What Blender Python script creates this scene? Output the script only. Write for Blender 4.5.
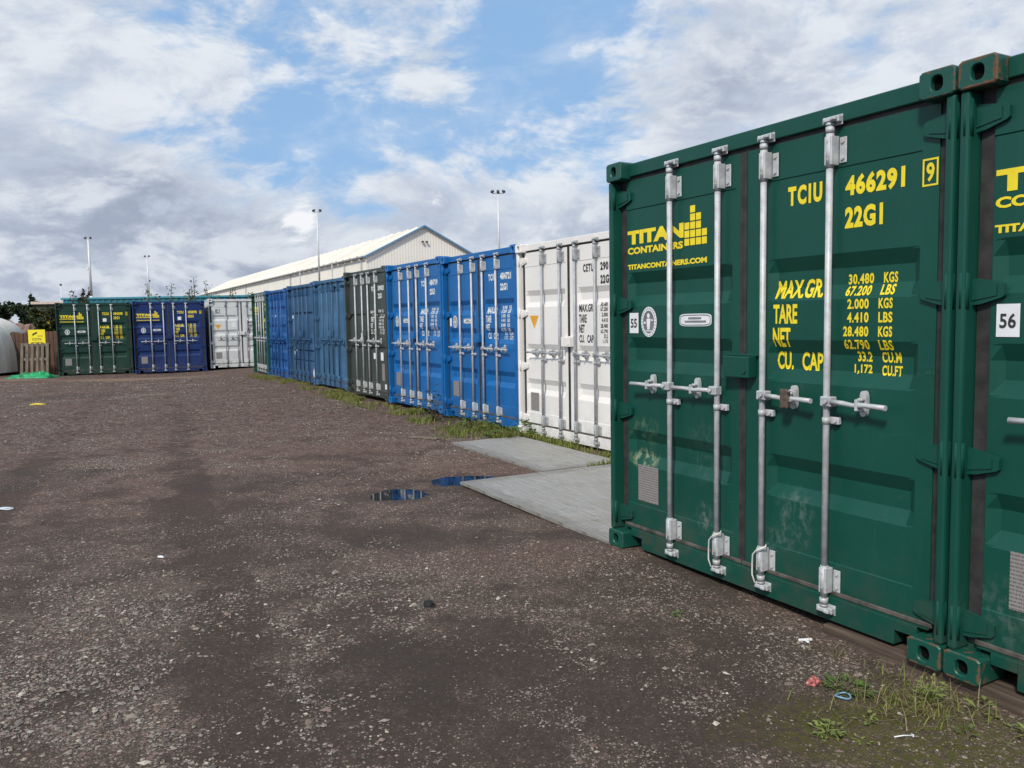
import bpy, bmesh, math, random
import numpy as np
from mathutils import Vector, Matrix, noise as mnoise

R = math.radians
scene = bpy.context.scene
for o in list(bpy.data.objects):
    bpy.data.objects.remove(o)
COL = scene.collection

# ------------------------------------------------------------------ camera
CAM_Z, F_PX, PITCH, ROLL = 1.57, 815.27, 0.0789065, 0.0167534
cam = bpy.data.cameras.new('camera')
cam.sensor_width = 36.0
cam.lens = F_PX * 36.0 / 1024.0
cam.clip_start, cam.clip_end = 0.05, 3000
cam_o = bpy.data.objects.new('camera', cam)
COL.objects.link(cam_o)
_c, _s, _cr, _sr = math.cos(PITCH), math.sin(PITCH), math.cos(ROLL), math.sin(ROLL)
RIGHT, UP, FWD = Vector((1, 0, 0)), Vector((0, _s, _c)), Vector((0, _c, -_s))
ex, ey, ez = RIGHT * _cr - UP * _sr, RIGHT * _sr + UP * _cr, -FWD
cam_o.matrix_world = Matrix(((ex.x, ey.x, ez.x, 0), (ex.y, ey.y, ez.y, 0), (ex.z, ey.z, ez.z, CAM_Z), (0, 0, 0, 1)))
scene.camera = cam_o

# ------------------------------------------------------------------ light
SUN_EL, SUN_AZ_VEC = 42.0, (-0.42, -0.91)        # towards the sun, horizontally
SUN_STRENGTH, SUN_ANGLE = 3.2, 8.0
SKY_STRENGTH, EXPOSURE = 0.095, 0.12
scene.view_settings.view_transform = 'Standard'
scene.view_settings.look = 'None'
scene.view_settings.exposure = EXPOSURE
scene.view_settings.gamma = 1.0
scene.view_settings.use_curve_mapping = False

sun = bpy.data.lights.new('sun', 'SUN')
sun.energy, sun.angle, sun.color = SUN_STRENGTH, R(SUN_ANGLE), (1.0, 0.93, 0.83)
sun_o = bpy.data.objects.new('sun', sun)
COL.objects.link(sun_o)
sv = Vector((SUN_AZ_VEC[0], SUN_AZ_VEC[1], 0)).normalized() * math.cos(R(SUN_EL)) + Vector((0, 0, math.sin(R(SUN_EL))))
sun_o.rotation_euler = sv.to_track_quat('Z', 'Y').to_euler()
sun_o.location = sv * 60


class NT:
    """small helper for writing node trees"""
    def __init__(self, tree):
        self.t = tree
        self.n, self.l = tree.nodes, tree.links

    def node(self, kind, **kw):
        nd = self.n.new(kind)
        for k, v in kw.items():
            setattr(nd, k, v)
        return nd

    def put(self, sock, v):
        if isinstance(v, bpy.types.NodeSocket):
            self.l.new(v, sock)
        elif v is not None:
            if hasattr(sock.default_value, '__len__'):
                n = len(sock.default_value)
                if not hasattr(v, '__len__'):
                    v = (v,) * 3
                v = tuple(v)
                v = v + (1.0,) * (n - len(v)) if n == 4 else v[:n]
            sock.default_value = v

    def math(self, op, a, b=None, c=None, clamp=False):
        nd = self.node('ShaderNodeMath', operation=op, use_clamp=clamp)
        for i, v in enumerate((a, b, c)):
            if v is not None:
                self.put(nd.inputs[i], v)
        return nd.outputs[0]

    def vmath(self, op, a, b=None, out=0):
        nd = self.node('ShaderNodeVectorMath', operation=op)
        self.put(nd.inputs[0], a)
        if b is not None:
            if op == 'SCALE':
                self.put(nd.inputs[3], b)
            else:
                self.put(nd.inputs[1], b)
        return nd.outputs[out]

    def mix(self, f, a, b, blend='MIX'):
        nd = self.node('ShaderNodeMix', data_type='RGBA', blend_type=blend)
        self.put(nd.inputs[0], f)
        self.put(nd.inputs[6], a)
        self.put(nd.inputs[7], b)
        return nd.outputs[2]

    def ramp(self, v, lo, hi, a=0.0, b=1.0, smooth=True):
        nd = self.node('ShaderNodeMapRange', interpolation_type='SMOOTHSTEP' if smooth else 'LINEAR')
        self.put(nd.inputs[0], v)
        for i, q in enumerate((lo, hi, a, b)):
            self.put(nd.inputs[i + 1], q)
        return nd.outputs[0]

    def noise(self, vec, scale, detail=4, rough=0.55, dist=0.0):
        nd = self.node('ShaderNodeTexNoise')
        self.put(nd.inputs['Vector'], vec)
        nd.inputs['Scale'].default_value = scale
        nd.inputs['Detail'].default_value = detail
        nd.inputs['Roughness'].default_value = rough
        nd.inputs['Distortion'].default_value = dist
        return nd.outputs[0]

    def voronoi(self, vec, scale, feature='F1', rnd=1.0):
        nd = self.node('ShaderNodeTexVoronoi', feature=feature)
        self.put(nd.inputs['Vector'], vec)
        nd.inputs['Scale'].default_value = scale
        nd.inputs['Randomness'].default_value = rnd
        return nd

    def sep(self, v):
        nd = self.node('ShaderNodeSeparateXYZ')
        self.put(nd.inputs[0], v)
        return nd.outputs

    def comb(self, x, y, z):
        nd = self.node('ShaderNodeCombineXYZ')
        for i, v in enumerate((x, y, z)):
            self.put(nd.inputs[i], v)
        return nd.outputs[0]

    def bump(self, h, strength=0.3, dist=0.01, normal=None):
        nd = self.node('ShaderNodeBump')
        nd.inputs['Strength'].default_value = strength
        nd.inputs['Distance'].default_value = dist
        self.put(nd.inputs['Height'], h)
        if normal is not None:
            self.put(nd.inputs['Normal'], normal)
        return nd.outputs[0]


def pixel_dir(px, py):
    X, Y = (px - 512) / F_PX, -(py - 384) / F_PX
    return (ex * X + ey * Y + FWD).normalized()


# ------------------------------------------------------------------ sky
world = bpy.data.worlds.new('World')
scene.world = world
world.use_nodes = True
W = NT(world.node_tree)
for nd in list(W.n):
    W.n.remove(nd)
out = W.node('ShaderNodeOutputWorld')
bg = W.node('ShaderNodeBackground')
sky = W.node('ShaderNodeTexSky', sky_type='NISHITA')
sky.sun_disc = False
sky.sun_elevation = R(SUN_EL)
sky.sun_rotation = math.atan2(SUN_AZ_VEC[0], SUN_AZ_VEC[1])
sky.air_density, sky.dust_density, sky.ozone_density = 1.0, 0.6, 2.0
tc = W.node('ShaderNodeTexCoord')
dirv = W.vmath('NORMALIZE', tc.outputs['Generated'])
pl = W.vmath('MULTIPLY', dirv, (1.0, 1.0, 2.1))
wn = W.node('ShaderNodeTexNoise')
W.put(wn.inputs['Vector'], pl)
wn.inputs['Scale'].default_value, wn.inputs['Detail'].default_value = 3.0, 4
plw = W.vmath('ADD', pl, W.vmath('SCALE', W.vmath('SUBTRACT', wn.outputs['Color'], (0.5, 0.5, 0.5)), 0.16))


def cen(v, k):
    return W.math('MULTIPLY', W.math('SUBTRACT', v, 0.5), k)


def density(off):
    p = W.vmath('ADD', plw, off)
    big = W.noise(W.vmath('ADD', p, (3.1, 1.7, 0.4)), 2.6, 3, 0.5)
    mid = W.noise(W.vmath('ADD', p, (7.3, 2.2, 1.1)), 6.5, 9, 0.62)
    pat = W.noise(W.vmath('ADD', p, (1.3, 9.2, 3.0)), 17.0, 7, 0.6)
    return W.math('ADD', cen(big, 0.7), W.math('ADD', cen(mid, 1.25), cen(pat, 0.8))), mid, pat


dens0, n_mid, n_pat = density((0.0, 0.0, 0.0))
dens1 = density((-0.012, 0.0, 0.060))[0]


def lobe(px, py, radius, amp, sx=1.0):
    """a soft clearing or thickening of the cloud cover round one direction of the sky"""
    c = pixel_dir(px, py)
    d = W.vmath('SUBTRACT', dirv, tuple(c))
    d = W.vmath('MULTIPLY', d, (1.0 / sx, 1.0 / sx, 1.0))
    l = W.vmath('LENGTH', d, out=1)
    return W.math('MULTIPLY', W.ramp(l, radius, 0.0), amp)


bias = 0.115
for a in [(430, 130, 0.16, -0.20, 2.4), (590, 50, 0.12, -0.19, 1.6), (300, 135, 0.09, -0.20, 2.0), (240, 30, 0.07, -0.2, 2.0), (620, 180, 0.08, -0.15, 2.0), (160, 128, 0.08, -0.30, 2.2), (40, 110, 0.05, -0.15, 2.5), (240, 190, 0.05, -0.12, 2.5), (80, 60, 0.25, 0.26, 2.0),
          (60, 225, 0.16, 0.25, 2.4), (430, 215, 0.10, 0.20, 1.6), (700, 90, 0.14, 0.25, 1.4), (930, 30, 0.25, 0.15, 1.0), (310, 50, 0.10, 0.12, 2.0),
          (250, 270, 0.14, 0.28, 3.0), (560, 230, 0.12, 0.22, 1.6), (560, 120, 0.06, 0.18, 1.6), (425, 68, 0.045, 0.22, 1.6)]:
    bias = W.math('ADD', bias, lobe(*a))
dens = W.math('ADD', dens0, bias)
cover = W.ramp(dens, -0.12, 0.26)
thick = W.ramp(dens, 0.08, 0.50)
relief = W.ramp(W.math('SUBTRACT', dens0, dens1), -0.26, 0.26)        # 1 on the upper, lit side of a puff
greyb = 0.0
for a in [(60, 225, 0.16, 0.50, 2.4), (430, 205, 0.11, 0.70, 1.5), (700, 85, 0.13, 0.75, 1.5), (250, 275, 0.11, 0.55, 3.5), (600, 225, 0.10, 0.5, 1.2), (160, 195, 0.10, 0.5, 2.0)]:
    greyb = W.math('ADD', greyb, lobe(*a))
base_shade = W.math('MULTIPLY', thick, W.math('ADD', 0.28, greyb), clamp=True)
shade = W.math('MULTIPLY', base_shade, W.math('MULTIPLY_ADD', relief, -0.75, 1.0), clamp=True)
lit = W.mix(relief, (5.6, 6.25, 7.3), (8.0, 8.35, 8.8))
cloud = W.mix(shade, lit, (3.5, 3.95, 5.0))
puff = 0.0
for a in [(304, 220, 0.046, 1.0, 0.9), (436, 205, 0.030, 0.55, 0.7)]:
    puff = W.math('ADD', puff, lobe(*a))
puffm = W.ramp(W.math('ADD', puff, W.math('ADD', cen(n_pat, 3.4), cen(n_mid, 2.2))), 0.30, 0.80)
puffm = W.math('MULTIPLY', puffm, W.ramp(puff, 0.05, 0.5))
cloud = W.mix(W.math('MULTIPLY', puffm, 0.9), cloud, (9.2, 9.3, 9.5))
veil = W.ramp(W.math('ADD', cen(n_mid, 1.3), cen(n_pat, 0.9)), -0.22, 0.38, 0.04, 0.44)
cover = W.math('MAXIMUM', W.math('MULTIPLY', W.math('MAXIMUM', cover, veil), 0.95), puffm)
blue = W.mix(0.8, sky.outputs[0], (2.8, 5.0, 8.2))
W.put(bg.inputs[0], W.mix(cover, blue, cloud))
bg.inputs[1].default_value = SKY_STRENGTH
W.l.new(bg.outputs[0], out.inputs[0])


# ------------------------------------------------------------------ materials
def new_mat(name):
    m = bpy.data.materials.new(name)
    m.use_nodes = True
    t = NT(m.node_tree)
    b = t.n['Principled BSDF']
    return m, t, b


def simple(name, rgb, rough=0.6, metal=0.0, var=0.15, scale=6.0, bump=0.0):
    m, t, b = new_mat(name)
    co = t.node('ShaderNodeTexCoord').outputs['Object']
    nz = t.noise(co, scale, 5)
    dk = tuple(c * (1 - var) for c in rgb)
    lt = tuple(min(1, c * (1 + var)) for c in rgb)
    t.put(b.inputs['Base Color'], t.mix(t.ramp(nz, 0.3, 0.7), dk, lt))
    b.inputs['Roughness'].default_value = rough
    b.inputs['Metallic'].default_value = metal
    if bump:
        t.put(b.inputs['Normal'], t.bump(t.noise(co, scale * 4, 4), bump, 0.004))
    return m


def paint(name, rgb, rough=0.38, rust=0.35, fade=0.25, scuffs=(), grime=0.5):
    """painted weathered steel: uneven gloss, streaks, grime near the bottom, rust spots, pale scuffs"""
    m, t, b = new_mat(name)
    co = t.node('ShaderNodeTexCoord').outputs['Object']
    x, y, z = t.sep(co)
    zw = t.sep(t.node('ShaderNodeNewGeometry').outputs['Position'])[2]
    big = t.noise(co, 1.6, 4, 0.6)
    fine = t.noise(co, 38, 4, 0.6)
    streak = t.noise(t.vmath('MULTIPLY', co, (26, 26, 1.1)), 1.0, 4, 0.6)
    base = t.mix(t.ramp(big, 0.35, 0.7), tuple(c * (1 - fade * .55) for c in rgb), tuple(c * (1 + fade * .45) for c in rgb))
    pale = tuple(c * 0.75 + 0.06 for c in rgb)
    base = t.mix(t.math('MULTIPLY', t.ramp(streak, 0.56, 0.78), fade * 0.55), base, pale)
    dirt = (0.075, 0.062, 0.05)
    low = t.math('MULTIPLY', t.ramp(zw, 0.55, 0.02), t.ramp(t.noise(co, 7, 6, 0.65), 0.38, 0.72))
    base = t.mix(t.math('MULTIPLY', low, grime), base, dirt)
    base = t.mix(t.math('MULTIPLY', t.ramp(fine, 0.60, 0.75), 0.10), base, pale)
    rn = t.noise(co, 9, 8, 0.7)
    thr = t.math('SUBTRACT', 0.80, t.math('MULTIPLY', t.ramp(zw, 0.22, 0.0), 0.12))
    rm = t.ramp(t.math('SUBTRACT', rn, thr), -0.02 - rust * 0.09, 0.06 - rust * 0.09)
    rustc = t.mix(fine, (0.10, 0.035, 0.014), (0.22, 0.09, 0.035))
    base = t.mix(t.math('MULTIPLY', rm, 0.85), base, rustc)
    sn = t.noise(t.vmath('ADD', t.vmath('MULTIPLY', co, (5.0, 5.0, 34.0)), t.vmath('SCALE', t.comb(big, 0.0, big), 9.0)), 1.0, 3, .5)
    sm = t.math('MULTIPLY', t.ramp(t.math('ABSOLUTE', t.math('SUBTRACT', sn, .5)), .006, .001), t.ramp(t.noise(co, 2.1, 3), .56, .66))
    base = t.mix(t.math('MULTIPLY', sm, .60), base, pale)
    for (cx, cz, sx, sz, amp, col) in scuffs:
        ax = t.math('DIVIDE', t.math('SUBTRACT', x, cx), sx)
        az = t.math('DIVIDE', t.math('SUBTRACT', z, cz), sz)
        rr = t.math('ADD', t.math('MULTIPLY', ax, ax), t.math('MULTIPLY', az, az))
        sc = t.noise(t.vmath('MULTIPLY', co, (9, 9, 6)), 2.6, 8, 0.72)
        mk = t.math('MULTIPLY', t.ramp(rr, 1.0, 0.1), t.ramp(sc, 0.44 if amp < .85 else .30, 0.66 if amp < .85 else .42))
        base = t.mix(t.math('MULTIPLY', mk, amp), base, col)
    t.put(b.inputs['Base Color'], base)
    t.put(b.inputs['Roughness'], t.math('ADD', t.math('MULTIPLY', big, 0.16), rough - 0.06))
    b.inputs['Specular IOR Level'].default_value = 0.32
    wob = t.noise(t.vmath('MULTIPLY', co, (1.0, 1.0, 1.7)), 2.4, 2, 0.4)
    nrm = t.bump(wob, 0.35, 0.012)
    t.put(b.inputs['Normal'], t.bump(fine, 0.10, 0.002, nrm))
    return m


def casting_mat(name, rgb, rust):
    m, t, b = new_mat(name)
    co = t.node('ShaderNodeTexCoord').outputs['Object']
    x, y, z = t.sep(co)
    rn = t.noise(t.vmath('ADD', co, (rust * 3, rust, 0)), 24, 8, 0.68)
    ed = t.math('MINIMUM', t.math('MINIMUM', x, t.math('SUBTRACT', .162, x)), t.math('MINIMUM', z, t.math('SUBTRACT', .118, z)))
    front = t.ramp(y, .012, .0)
    edge = t.math('MULTIPLY', t.ramp(ed, .022, .002), t.math('MULTIPLY_ADD', front, .6, .4))
    mk = t.ramp(t.math('ADD', rn, t.math('MULTIPLY', edge, .02 + .20 * rust)), .70 - .10 * rust, .80 - .08 * rust)
    col = t.mix(t.noise(co, 70, 4), (0.060, 0.030, 0.018), (0.20, 0.095, 0.045))
    t.put(b.inputs['Base Color'], t.mix(t.math('MULTIPLY', mk, .9), t.mix(t.noise(co, 9), tuple(c * .8 for c in rgb), tuple(c * 1.3 for c in rgb)), col))
    t.put(b.inputs['Roughness'], t.math('MULTIPLY_ADD', mk, 0.4, 0.42))
    t.put(b.inputs['Normal'], t.bump(t.noise(co, 60, 5), 0.25, 0.003))
    return m


def galv(name, rgb=(0.42, 0.44, 0.46), rust=0.2):
    m, t, b = new_mat(name)
    co = t.node('ShaderNodeTexCoord').outputs['Object']
    sp = t.voronoi(co, 60).outputs['Color']
    nz = t.noise(co, 14, 6, 0.65)
    c = t.mix(t.ramp(nz, 0.3, 0.7), tuple(q * .8 for q in rgb), tuple(q * 1.15 for q in rgb))
    c = t.mix(0.10, c, sp, 'SOFT_LIGHT')
    c = t.mix(t.math('MULTIPLY', t.ramp(t.noise(co, 16, 8, 0.7), 0.74 - rust * .2, 0.82 - rust * .2), 0.8), c, (0.16, 0.08, 0.04))
    t.put(b.inputs['Base Color'], c)
    b.inputs['Metallic'].default_value = 0.12
    t.put(b.inputs['Roughness'], t.math('MULTIPLY_ADD', nz, 0.25, 0.38))
    t.put(b.inputs['Normal'], t.bump(nz, 0.15, 0.003))
    return m


M = {}
M['yellow'] = simple('yellow_lettering', (0.82, 0.66, 0.02), 0.5, var=0.06, scale=20)
M['white_letter'] = simple('white_lettering', (0.72, 0.74, 0.72), 0.5, var=0.12, scale=25)
M['black_letter'] = simple('black_lettering', (0.03, 0.03, 0.035), 0.5, var=0.15, scale=25)
M['sticker'] = simple('white_sticker', (0.74, 0.76, 0.78), 0.4, var=0.06, scale=14)
M['grey_ink'] = simple('grey_ink', (0.16, 0.17, 0.18), 0.5)
M['rubber'] = simple('black_rubber', (0.028, 0.027, 0.027), 0.7, var=0.4, scale=12, bump=0.2)
M['rubber_dusty'] = simple('dusty_rubber', (0.075, 0.068, 0.06), 0.85, var=0.5, scale=14, bump=0.3)
M['dark'] = simple('shade_black', (0.006, 0.006, 0.006), 1.0)  # near-black that paints the shade in holes and under things
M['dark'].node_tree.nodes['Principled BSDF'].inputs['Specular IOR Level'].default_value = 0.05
M['galv'] = galv('galvanised_steel', (0.48, 0.497, 0.51), 0.14)
M['galv_dull'] = galv('dull_galvanised_steel', (0.37, 0.385, 0.40), 0.15)
M['steel_pale'] = galv('mast_steel', (0.66, 0.67, 0.68), 0.02)
M['brass'] = simple('rusty_padlock', (0.17, 0.135, 0.10), 0.45, 0.6, 0.35, 60)
M['orange_tri'] = simple('orange_warning', (0.75, 0.36, 0.02), 0.5)


def plate_mat():
    m, t, b = new_mat('data_plate')
    co = t.node('ShaderNodeTexCoord').outputs['Object']
    x, y, z = t.sep(co)
    row = t.math('FRACT', t.math('MULTIPLY', z, 62))
    ch = t.noise(t.comb(t.math('MULTIPLY', x, 160), 0.0, t.math('FLOOR', t.math('MULTIPLY', z, 62))), 1.0, 2)
    ink = t.math('MULTIPLY', t.math('MULTIPLY', t.ramp(row, 0.35, 0.45), t.ramp(row, 0.95, 0.85)), t.ramp(ch, 0.42, 0.52))
    c = t.mix(t.noise(co, 30, 4), (0.24, 0.24, 0.24), (0.36, 0.35, 0.34))
    t.put(b.inputs['Base Color'], t.mix(t.math('MULTIPLY', ink, 0.7), c, (0.12, 0.06, 0.05)))
    b.inputs['Metallic'].default_value = 0.2
    b.inputs['Roughness'].default_value = 0.5
    return m


M['plate'] = plate_mat()


# ------------------------------------------------------------------ mesh helpers
class MB:
    """collects shapes and links them as one mesh object"""
    def __init__(self):
        self.bm = bmesh.new()

    def quad(self, *pts):
        return self.bm.faces.new([self.bm.verts.new(p) for p in pts])

    def box(self, x0, x1, y0, y1, z0, z1, bevel=0.0, seg=1):
        v = [self.bm.verts.new((x, y, z)) for z in (z0, z1) for y in (y0, y1) for x in (x0, x1)]
        fs = [self.bm.faces.new([v[i] for i in q]) for q in ((0, 2, 3, 1), (4, 5, 7, 6), (0, 1, 5, 4), (2, 6, 7, 3), (0, 4, 6, 2), (1, 3, 7, 5))]
        if bevel:
            es = list({e for f in fs for e in f.edges})
            bmesh.ops.bevel(self.bm, geom=es, offset=bevel, segments=seg, affect='EDGES', profile=0.5, clamp_overlap=True)

    def cyl(self, p0, p1, r0, r1=None, n=12, caps=True):
        p0, p1 = Vector(p0), Vector(p1)
        r1 = r0 if r1 is None else r1
        ax = (p1 - p0).normalized()
        a = ax.orthogonal().normalized()
        b = ax.cross(a)
        rings = []
        for p, r in ((p0, r0), (p1, r1)):
            rings.append([self.bm.verts.new(p + (a * math.cos(2 * math.pi * k / n) + b * math.sin(2 * math.pi * k / n)) * r) for k in range(n)])
        for k in range(n):
            f = self.bm.faces.new((rings[0][k], rings[0][(k + 1) % n], rings[1][(k + 1) % n], rings[1][k]))
            f.smooth = True
        if caps:
            self.bm.faces.new(list(reversed(rings[0])))
            self.bm.faces.new(rings[1])

    def tube(self, pts, r, n=8):
        pts = [Vector(p) for p in pts]
        rings = []
        rr = r if hasattr(r, '__len__') else [r] * len(pts)
        a = None
        for i, p in enumerate(pts):
            d = (pts[min(i + 1, len(pts) - 1)] - pts[max(i - 1, 0)]).normalized()
            if a is None:
                a = d.orthogonal().normalized()
            else:
                a = (a - d * a.dot(d)).normalized()
            b = d.cross(a)
            rings.append([self.bm.verts.new(p + (a * math.cos(2 * math.pi * k / n) + b * math.sin(2 * math.pi * k / n)) * rr[i]) for k in range(n)])
        for i in range(len(rings) - 1):
            for k in range(n):
                f = self.bm.faces.new((rings[i][k], rings[i][(k + 1) % n], rings[i + 1][(k + 1) % n], rings[i + 1][k]))
                f.smooth = True
        self.bm.faces.new(list(reversed(rings[0])))
        self.bm.faces.new(rings[-1])

    def prism(self, poly, y0, y1):
        """an outline in x,z pushed from y0 to y1"""
        a = [self.bm.verts.new((x, y0, z)) for x, z in poly]
        b = [self.bm.verts.new((x, y1, z)) for x, z in poly]
        n = len(poly)
        self.bm.faces.new(a)
        self.bm.faces.new(list(reversed(b)))
        for k in range(n):
            self.bm.faces.new((a[k], b[k], b[(k + 1) % n], a[(k + 1) % n]))

    def mesh(self, name):
        me = bpy.data.meshes.new(name)
        bmesh.ops.recalc_face_normals(self.bm, faces=self.bm.faces)
        self.bm.to_mesh(me)
        self.bm.free()
        return me


def obj(name, me, mat=None, parent=None, loc=None):
    if isinstance(me, MB):
        me = me.mesh(name)
    if not len(me.materials):
        me.materials.append(None)
    o = bpy.data.objects.new(name, me)
    COL.objects.link(o)
    if mat is not None:
        o.material_slots[0].link = 'OBJECT'
        o.material_slots[0].material = mat
    if parent is not None:
        o.parent = parent
    if loc is not None:
        o.location = loc
    return o


def tag(o, label=None, cat=None, group=None, kind=None):
    if label:
        o['label'] = label
    if cat:
        o['category'] = cat
    if group:
        o['group'] = group
    if kind:
        o['kind'] = kind
    return o


def empty(name, loc=(0, 0, 0), rz=0.0):
    o = bpy.data.objects.new(name, None)
    o.empty_display_size = 0.2
    COL.objects.link(o)
    o.location = loc
    o.rotation_euler = (0, 0, rz)
    return o


def arrays_mesh(name, verts, faces, smooth=False):
    me = bpy.data.meshes.new(name)
    me.from_pydata([tuple(v) for v in verts], [], [tuple(f) for f in faces])
    if smooth:
        me.polygons.foreach_set('use_smooth', [True] * len(me.polygons))
    me.update()
    return me


def ss(t):
    t = min(1.0, max(0.0, t))
    return t * t * (3 - 2 * t)


# ------------------------------------------------------------------ ground
YAW_A = -1.06092
YAW = -1.0507
dA = (math.cos(YAW_A), math.sin(YAW_A))
dR, nR = (math.cos(YAW), math.sin(YAW)), (-math.sin(YAW), math.cos(YAW))
A0 = (0.6547, 5.5727)


def g0(x, y):
    z = -0.025 - 0.145 * ss((-7.3 - x) / 5.2) * ss((y - 14) / 8)
    z += 0.022 * math.exp(-((x - .65) ** 2 + (y - 5.5) ** 2) / .35)
    z -= 0.040 * math.exp(-((x - 1.9) ** 2 + (y - 3.15) ** 2) / .9)
    q = x + .428 * y + .55 * mnoise.noise(Vector((x * .35, y * .35, 3)))
    z -= .014 * max(math.exp(-((q - c) / .22) ** 2) for c in (.25, -1.5, -3.2)) * ss((y - 2) / 2)
    z -= 0.034 * math.exp(-(((x + 1.09) / .36) ** 2 + ((y - 7.47) / .34) ** 2))
    z -= 0.036 * math.exp(-(((x + .46) / .52) ** 2 + ((y - 8.17) / .34) ** 2))
    return z


def ground_z(x, y):
    v = Vector((x, y, 0.0))
    d = math.hypot(x, y)
    a = 0.011 * mnoise.noise(v * 0.9) + 0.006 * mnoise.noise(v * 3.1 + Vector((5, 1, 0)))
    if d < 16:
        a += 0.0035 * mnoise.noise(v * 11.0) + 0.002 * mnoise.noise(v * 27.0)
    return g0(x, y) + a


def axis(lo, hi, step, far_lo, far_hi, grow=1.13):
    a = list(np.arange(lo, hi + 1e-6, step))
    s, v = step, a[-1]
    while v < far_hi:
        s *= grow
        v += s
        a.append(v)
    s, v = step, a[0]
    pre = []
    while v > far_lo:
        s *= grow
        v -= s
        pre.append(v)
    return list(reversed(pre)) + a


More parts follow.
